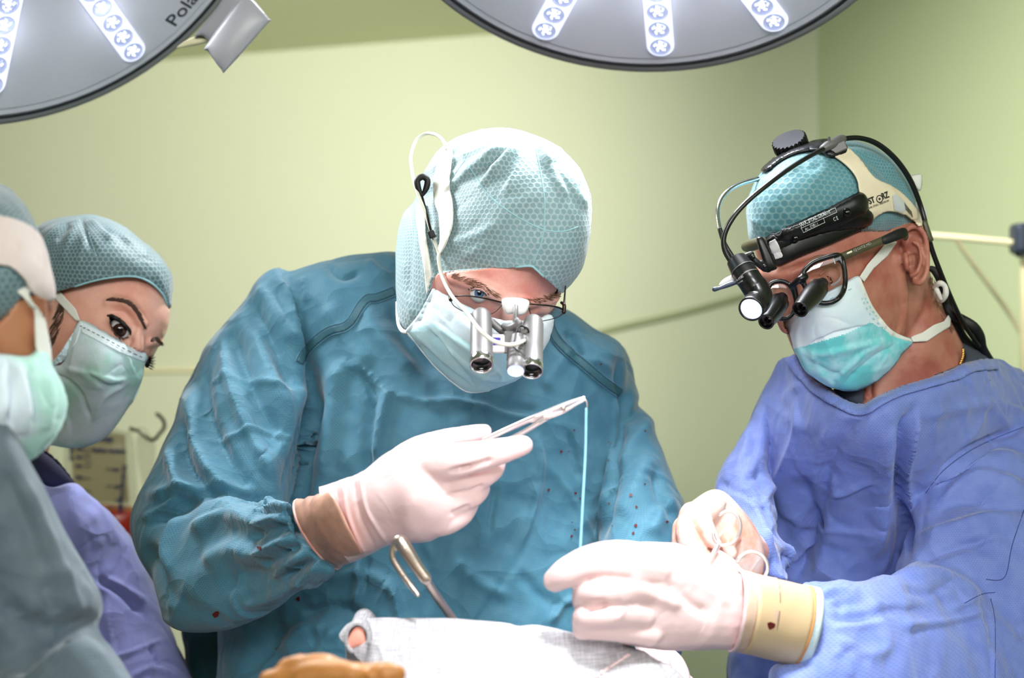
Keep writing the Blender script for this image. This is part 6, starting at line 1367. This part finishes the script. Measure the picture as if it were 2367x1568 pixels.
mk('arm', remesh([tube([(1734, 592, YB-.034, 8), (1748, 606, YB-.036, 8), (1768, 622, YB-.032, 8)], 10), tube([(1722, 592, YB-.036, 6), (1736, 588, YB-.036, 8)]), tube([(1762, 612, YB-.03, 12), (1775, 620, YB-.026, 11)])], .001, 1), M['blackmat'], e_)
mk('screw', cat([lathe(P(x, y, YB-.0435), (0, -1, 0), [(0, .0022), (.001, .002), (.001, .0001)], 12) for x, y in ((1741, 594), (1768, 616))]), M['blackmetal'], e_)
strapp = [(1904, 352), (1925, 352), (1956, 347), (1975, 362), (1990, 380), (2003, 398), (2018, 414), (2040, 426), (2068, 440), (2090, 458), (2108, 477), (2122, 500), (2128, 520), (2122, 524), (2105, 509), (2090, 497), (2073, 489), (2055, 487), (2040, 489), (2024, 496), (2012, 505), (2000, 490), (1996, 466), (1984, 450), (1981, 438), (1978, 420), (1968, 402), (1950, 383), (1925, 365)]
V, T = CRB.patch(catmull(strapp, 3), .005, 3, crown=.001); st = mk('strap', (V, T), M['cream'], e_, thick=.0016, label='cream plastic head strap'); SS = Surf(V, T)
mk('lettering', cat([text_mesh('ST', 2009, 472, math.radians(20), 20, SS, .0018, sx=.66, bold=.03), text_mesh('RZ', 2039, 461, math.radians(20), 20, SS, .0018, sx=.66, bold=.03)]), M['ink'], st, smooth=False)
mk('emblem', cat([SS.line([(2032+7*math.cos(a*math.pi/4), 460+8*math.sin(a*math.pi/4)) for a in range(8)], 1.2, .0012, closed=True), SS.line([(2032+1.6*math.cos(a*math.pi/4), 460+1.6*math.sin(a*math.pi/4)) for a in range(8)], 1.2, .0012, closed=True)]), M['ink'], st)
mk('lettering', text_mesh('KARL STORZ - ENDOSKOPE', 2008, 483, math.radians(21), 6.2, SS, .0016, sx=.64, bold=.01), M['ink'], st, smooth=False)
mk('sticker', SS.patch([(2062, 452), (2070, 449), (2092, 470), (2094, 484), (2086, 492), (2066, 485)], .0016, 3), M['inkwhite'], st)
mk('barcode', cat([SS.line([(2089+i*2.2, 470+i*2.6), (2092+i*2.2, 486+i*2.2)], .6, .002, n=2, seg=4) for i in range(8)]), M['ink'], st)
mk('top_arc', CR.patch(catmull([(1764, 400), (1772, 384), (1788, 368), (1815, 352), (1850, 340), (1885, 331), (1915, 328), (1950, 336), (1954, 352), (1945, 362), (1920, 366), (1895, 356), (1865, 354), (1832, 362), (1800, 380), (1780, 397)], 3), .004, 3, crown=.004), M['black'], e_, thick=.003)
kc = P(1828, 336, 1.47); kax = P(1818, 310, 1.46)-P(1832, 348, 1.47); kax /= np.linalg.norm(kax); kr = 41*1.47/F
a_, b_ = frame(kax); V = []; seg = 96
for h, r in ((-.0015, .5), (0, .96), (.003, 1), (.010, 1), (.0115, .97), (.012, .90), (.0115, .6), (.0115, .01)):
    th = np.arange(seg)/seg*2*np.pi; g = np.where((np.arange(seg) % 4 < 2) & (.9 < r), .93, 1.0); V.append(kc+kax*(h-.004)+(kr*r*g)[:, None]*(np.cos(th)[:, None]*a_+np.sin(th)[:, None]*b_))
T = [];
for i in range(7):
    for j in range(seg): l = (j+1) % seg; T += [(i*seg+j, i*seg+l, (i+1)*seg+l), (i*seg+j, (i+1)*seg+l, (i+1)*seg+j)]
mk('knob', (np.concatenate(V), np.array(T)), M['black'], e_, label='ribbed black size adjusting knob', autos=25)
mk('cable_clip', cat([tube([(1902, 344, 1.415, 9), (1910, 339, 1.415, 11), (1938, 326, 1.425, 12), (1946, 322, 1.43, 11)], 16, 1), box(P(1928, 346, 1.425), .024, .014, .010, A([.9, 0, .38]), A([0, 1, 0]), A([-.38, 0, .9])), tube([(1915, 335, 1.415, 1.5), (1914, 320, 1.415, 1.5), (1918, 318, 1.415, 1.5), (1919, 332, 1.415, 1.5)], 6)]), M['silver'], e_, autos=40)
mk('light_cable', tube([(1908, 342, 1.415, 5.5), (1870, 362, 1.40, 5.5), (1820, 393, 1.385, 6), (1770, 430, 1.37, 6.2), (1725, 468, 1.36, 6.2), (1693, 505, 1.355, 6.2), (1674, 545, 1.355, 6.2), (1675, 578, 1.355, 6.2), (1690, 606, 1.355, 6.2)], 14, 5), M['blackmetal'], e_)
mk('support_tube', tube([(1752, 414, 1.44, 5.5), (1715, 424, 1.42, 5.5), (1685, 440, 1.40, 5.5), (1666, 462, 1.39, 5.5), (1659, 492, 1.38, 5.3), (1664, 530, 1.37, 5.3)], 14, 5), M['chrome'], e_)
mk('support_tube', tube([(1664, 530, 1.37, 5.5), (1674, 562, 1.365, 5.6), (1690, 590, 1.36, 6), (1700, 606, 1.357, 6)], 14, 5), M['blackmetal'], e_)
mk('rear_cable', tube([(1944, 322, 1.43, 6), (1985, 319, 1.44, 6), (2028, 333, 1.45, 6.5), (2070, 368, 1.46, 6.5), (2103, 415, 1.47, 6.5), (2126, 470, 1.48, 6), (2140, 520, 1.48, 6), (2152, 570, 1.49, 6), (2170, 620, 1.5, 6), (2198, 690, 1.52, 6.5), (2225, 745, 1.54, 6), (2262, 800, 1.56, 5)], 12, 5), M['black'], e_)
mk('cable_sleeve', vol([(2132, 514), (2142, 510), (2155, 545), (2158, 556), (2146, 560), (2138, 540)], 1.475, .005, .005, step=2.5, pw=.4, sm=3), M['olive'], e_)
for pl in ([(2148, 620, 1.52, 6), (2160, 626, 1.52, 9), (2170, 645, 1.52, 8), (2178, 670, 1.53, 8), (2186, 700, 1.54, 9), (2200, 725, 1.54, 12), (2222, 738, 1.55, 12), (2250, 755, 1.55, 12), (2266, 778, 1.56, 11), (2272, 805, 1.57, 10), (2292, 832, 1.58, 6)],
           [(2196, 712, 1.55, 9), (2210, 750, 1.56, 12), (2225, 780, 1.57, 12), (2250, 805, 1.575, 10), (2280, 826, 1.58, 6)]):
    mk('tie_strap', tube(pl, 10, 4, flat=.5, fdir=(0, 1, 0)), M['blackmat'], e_)
a = P(1700, 598, 1.355); b = P(1746, 668, 1.335); ax = b-a; L = np.linalg.norm(ax); k = 1.35/F
lh = mk('lamp_housing', lathe(a, ax, [(-.02*L, 8*k), (.0, 18*k), (.05*L, 24*k), (.3*L, 28*k), (.36*L, 29*k), (.37*L, 28*k), (.6*L, 29.5*k), (.61*L, 28.8*k), (.82*L, 29*k), (L, 29*k), (1.12*L, 24*k), (1.2*L, 8*k)], 40), M['blackmetal'], e_, autos=40)
mk('groove_ring', cat([lathe(a, ax, [(f*L, 29.3*k), ((f+.012)*L, 29.8*k), ((f+.024)*L, 29.3*k)], 40) for f in (.37, .63)]), M['silver'], lh)
c = P(1739, 711, 1.318); d = A([-.42, -.80, -.42]); d /= np.linalg.norm(d)
mk('lamp_elbow', remesh([tube3([P(1744, 662, 1.337), P(1755, 684, 1.333), P(1752, 700, 1.328)], [.0122, .0125, .0118], 20, 4), lathe(c-d*.016, d, [(0, .0001), (0, .0085), (.002, .0105), (.010, .0115), (.010, .0001)], 32)], .0009, 1), M['blackmetal'], e_)
mk('lamp_rim', lathe(c-d*.006, d, [(0, .0112), (.0, .0118), (.008, .0121), (.0105, .0119), (.0108, .0104), (.0085, .0100)], 36), M['black'], e_)
mk('lamp_glass', lathe(c-d*.006, d, [(.0090, .0102), (.0098, .007), (.0102, .004), (.0103, .0001)], 30), M['hl'], e_, label='bright blue-white lit lens')
mk('lever', cat([tube([(1702, 652, 1.345, 6), (1680, 660, 1.345, 6), (1664, 666, 1.345, 4.5), (1652, 669, 1.345, 6)], 10)]), M['clampgrey'], e_)
mk('lever_plate', sheet([(1664, 662), (1672, 648), (1690, 638), (1704, 634), (1712, 646), (1696, 656)], 1.352, .003, 2)[:2], M['whiteplastic'], e_, thick=.0015)
LS = Surf(*lathe(a, ax, [(.0, 18*k), (.05*L, 24*k), (.3*L, 28*k), (L, 29*k)], 40))
mk('lettering', text_mesh('KARL STORZ', 1700, 653, math.radians(33), 6, LS, .0008, sx=.66, bold=.01), M['inkwhite'], lh, smooth=False); mk('lettering', text_mesh('Germany', 1707, 657, math.radians(33), 5, LS, .0008, sx=.7), M['inkwhite'], lh, smooth=False)
hb = bpy.data.lights.new('headlight_beam', 'SPOT'); hb.energy = 1.5; hb.spot_size = math.radians(30); hb.shadow_soft_size = .008; hb.color = (.85, .92, 1)
ho = bpy.data.objects.new('headlight_beam', hb); COL.objects.link(ho); ho.location = tuple(c+d*.012); aim(ho, P(1560, 1300, 1.2))

# ------------------------------------------------------------------ collection bag and hook behind
b_ = root('collection_bag', 'clear drainage bag with scale marks and red fluid behind the left staff', 'bag', P(240, 1280, 2.7))
YG = 2.7
bag = vol([(150, 1010), (180, 985), (240, 985), (300, 1000), (312, 1030), (318, 1120), (322, 1200), (314, 1240), (303, 1262), (270, 1290), (200, 1300), (160, 1270), (146, 1150)], YG, .035, .03, pw=.6)
mk('bag_film', remesh([bag], .006, 2), M['bag'], b_)
fl = vol([(160, 1158), (235, 1163), (310, 1172), (314, 1200), (308, 1238), (298, 1256), (268, 1284), (204, 1294), (166, 1266), (158, 1200)], YG-.006, .036, .020, pw=.6)
V, T = remesh([fl], .005, 2); Q = proj(V)[T].mean(1)
mk('fluid', (V, T), None, b_, mats=[M['fluid'], M['fluidpale']], midx=(Q[:, 1] < 1146+(Q[:, 0]-200)*.12+26).astype(int), label='red fluid with an orange froth layer')
BS = Surf(*bag)
mk('paper_panel', BS.patch([(160, 1010), (215, 992), (290, 1004), (296, 1120), (300, 1165), (170, 1160)], -.004, 6), M['paper'], b_)
tx = []
for x, y, s, z in ((176, 1041, '1000', 8), (178, 1060, '900', 8), (178, 1080, '800', 8), (177, 1107, '700', 9), (183, 1137, '600', 8), (261, 1089, '300', 8), (264, 1128, '400', 8), (268, 1159, '200', 7), (272, 1176, '100', 8), (286, 1232, '50', 7), (212, 1018, 'Drainage', 12), (214, 1044, 'Redon suction', 11)):
    tx.append(text_mesh(s, x, y, -.05, z*1.15, BS, .009, bold=.06))
tx.append(text_mesh('ml scale', 170, 1065, math.pi/2, 11, BS, .009, bold=.06)); tx.append(text_mesh('Do not use if damaged', 284, 1075, -math.pi/2-.08, 12, BS, .009, bold=.05))
mk('lettering', cat(tx), M['inkblue'], b_, smooth=False)
mk('scale_marks', cat([tube3([BS.at(x, y, .009), BS.at(x+14, y+1, .009)], [.0009, .0009], 5, 1) for x, y in ((196, 1038), (196, 1057), (197, 1078), (196, 1105), (198, 1135), (246, 1084), (246, 1123), (250, 1172), (196, 1048), (198, 1068), (262, 1200))]), M['inkblue'], b_)
mk('hanger', cat([tube([(298, 1000, YG, 4), (330, 990, YG, 3), (345, 1010, YG, 3)], 8), vol([(315, 1015), (345, 1005), (360, 1040), (352, 1100), (335, 1130), (325, 1100)], YG+.02, .01, .01, pw=.6)]), M['bag'], b_, label='crumpled clear film beside the bag')
mk('wall_hook', tube([(302, 991, YG-.02, 4.2), (320, 998, YG-.02, 3.2), (340, 1014, YG-.02, 3.4), (356, 1017, YG-.02, 4.5), (368, 1004, YG-.02, 4), (379, 990, YG-.02, 4.2), (379, 975, YG-.02, 4.2), (370, 963, YG-.02, 4.2), (363, 958, YG-.02, 4.4)], 10), M['hook'],
   label='dark curved metal hook beside the collection bag', cat_='hook')
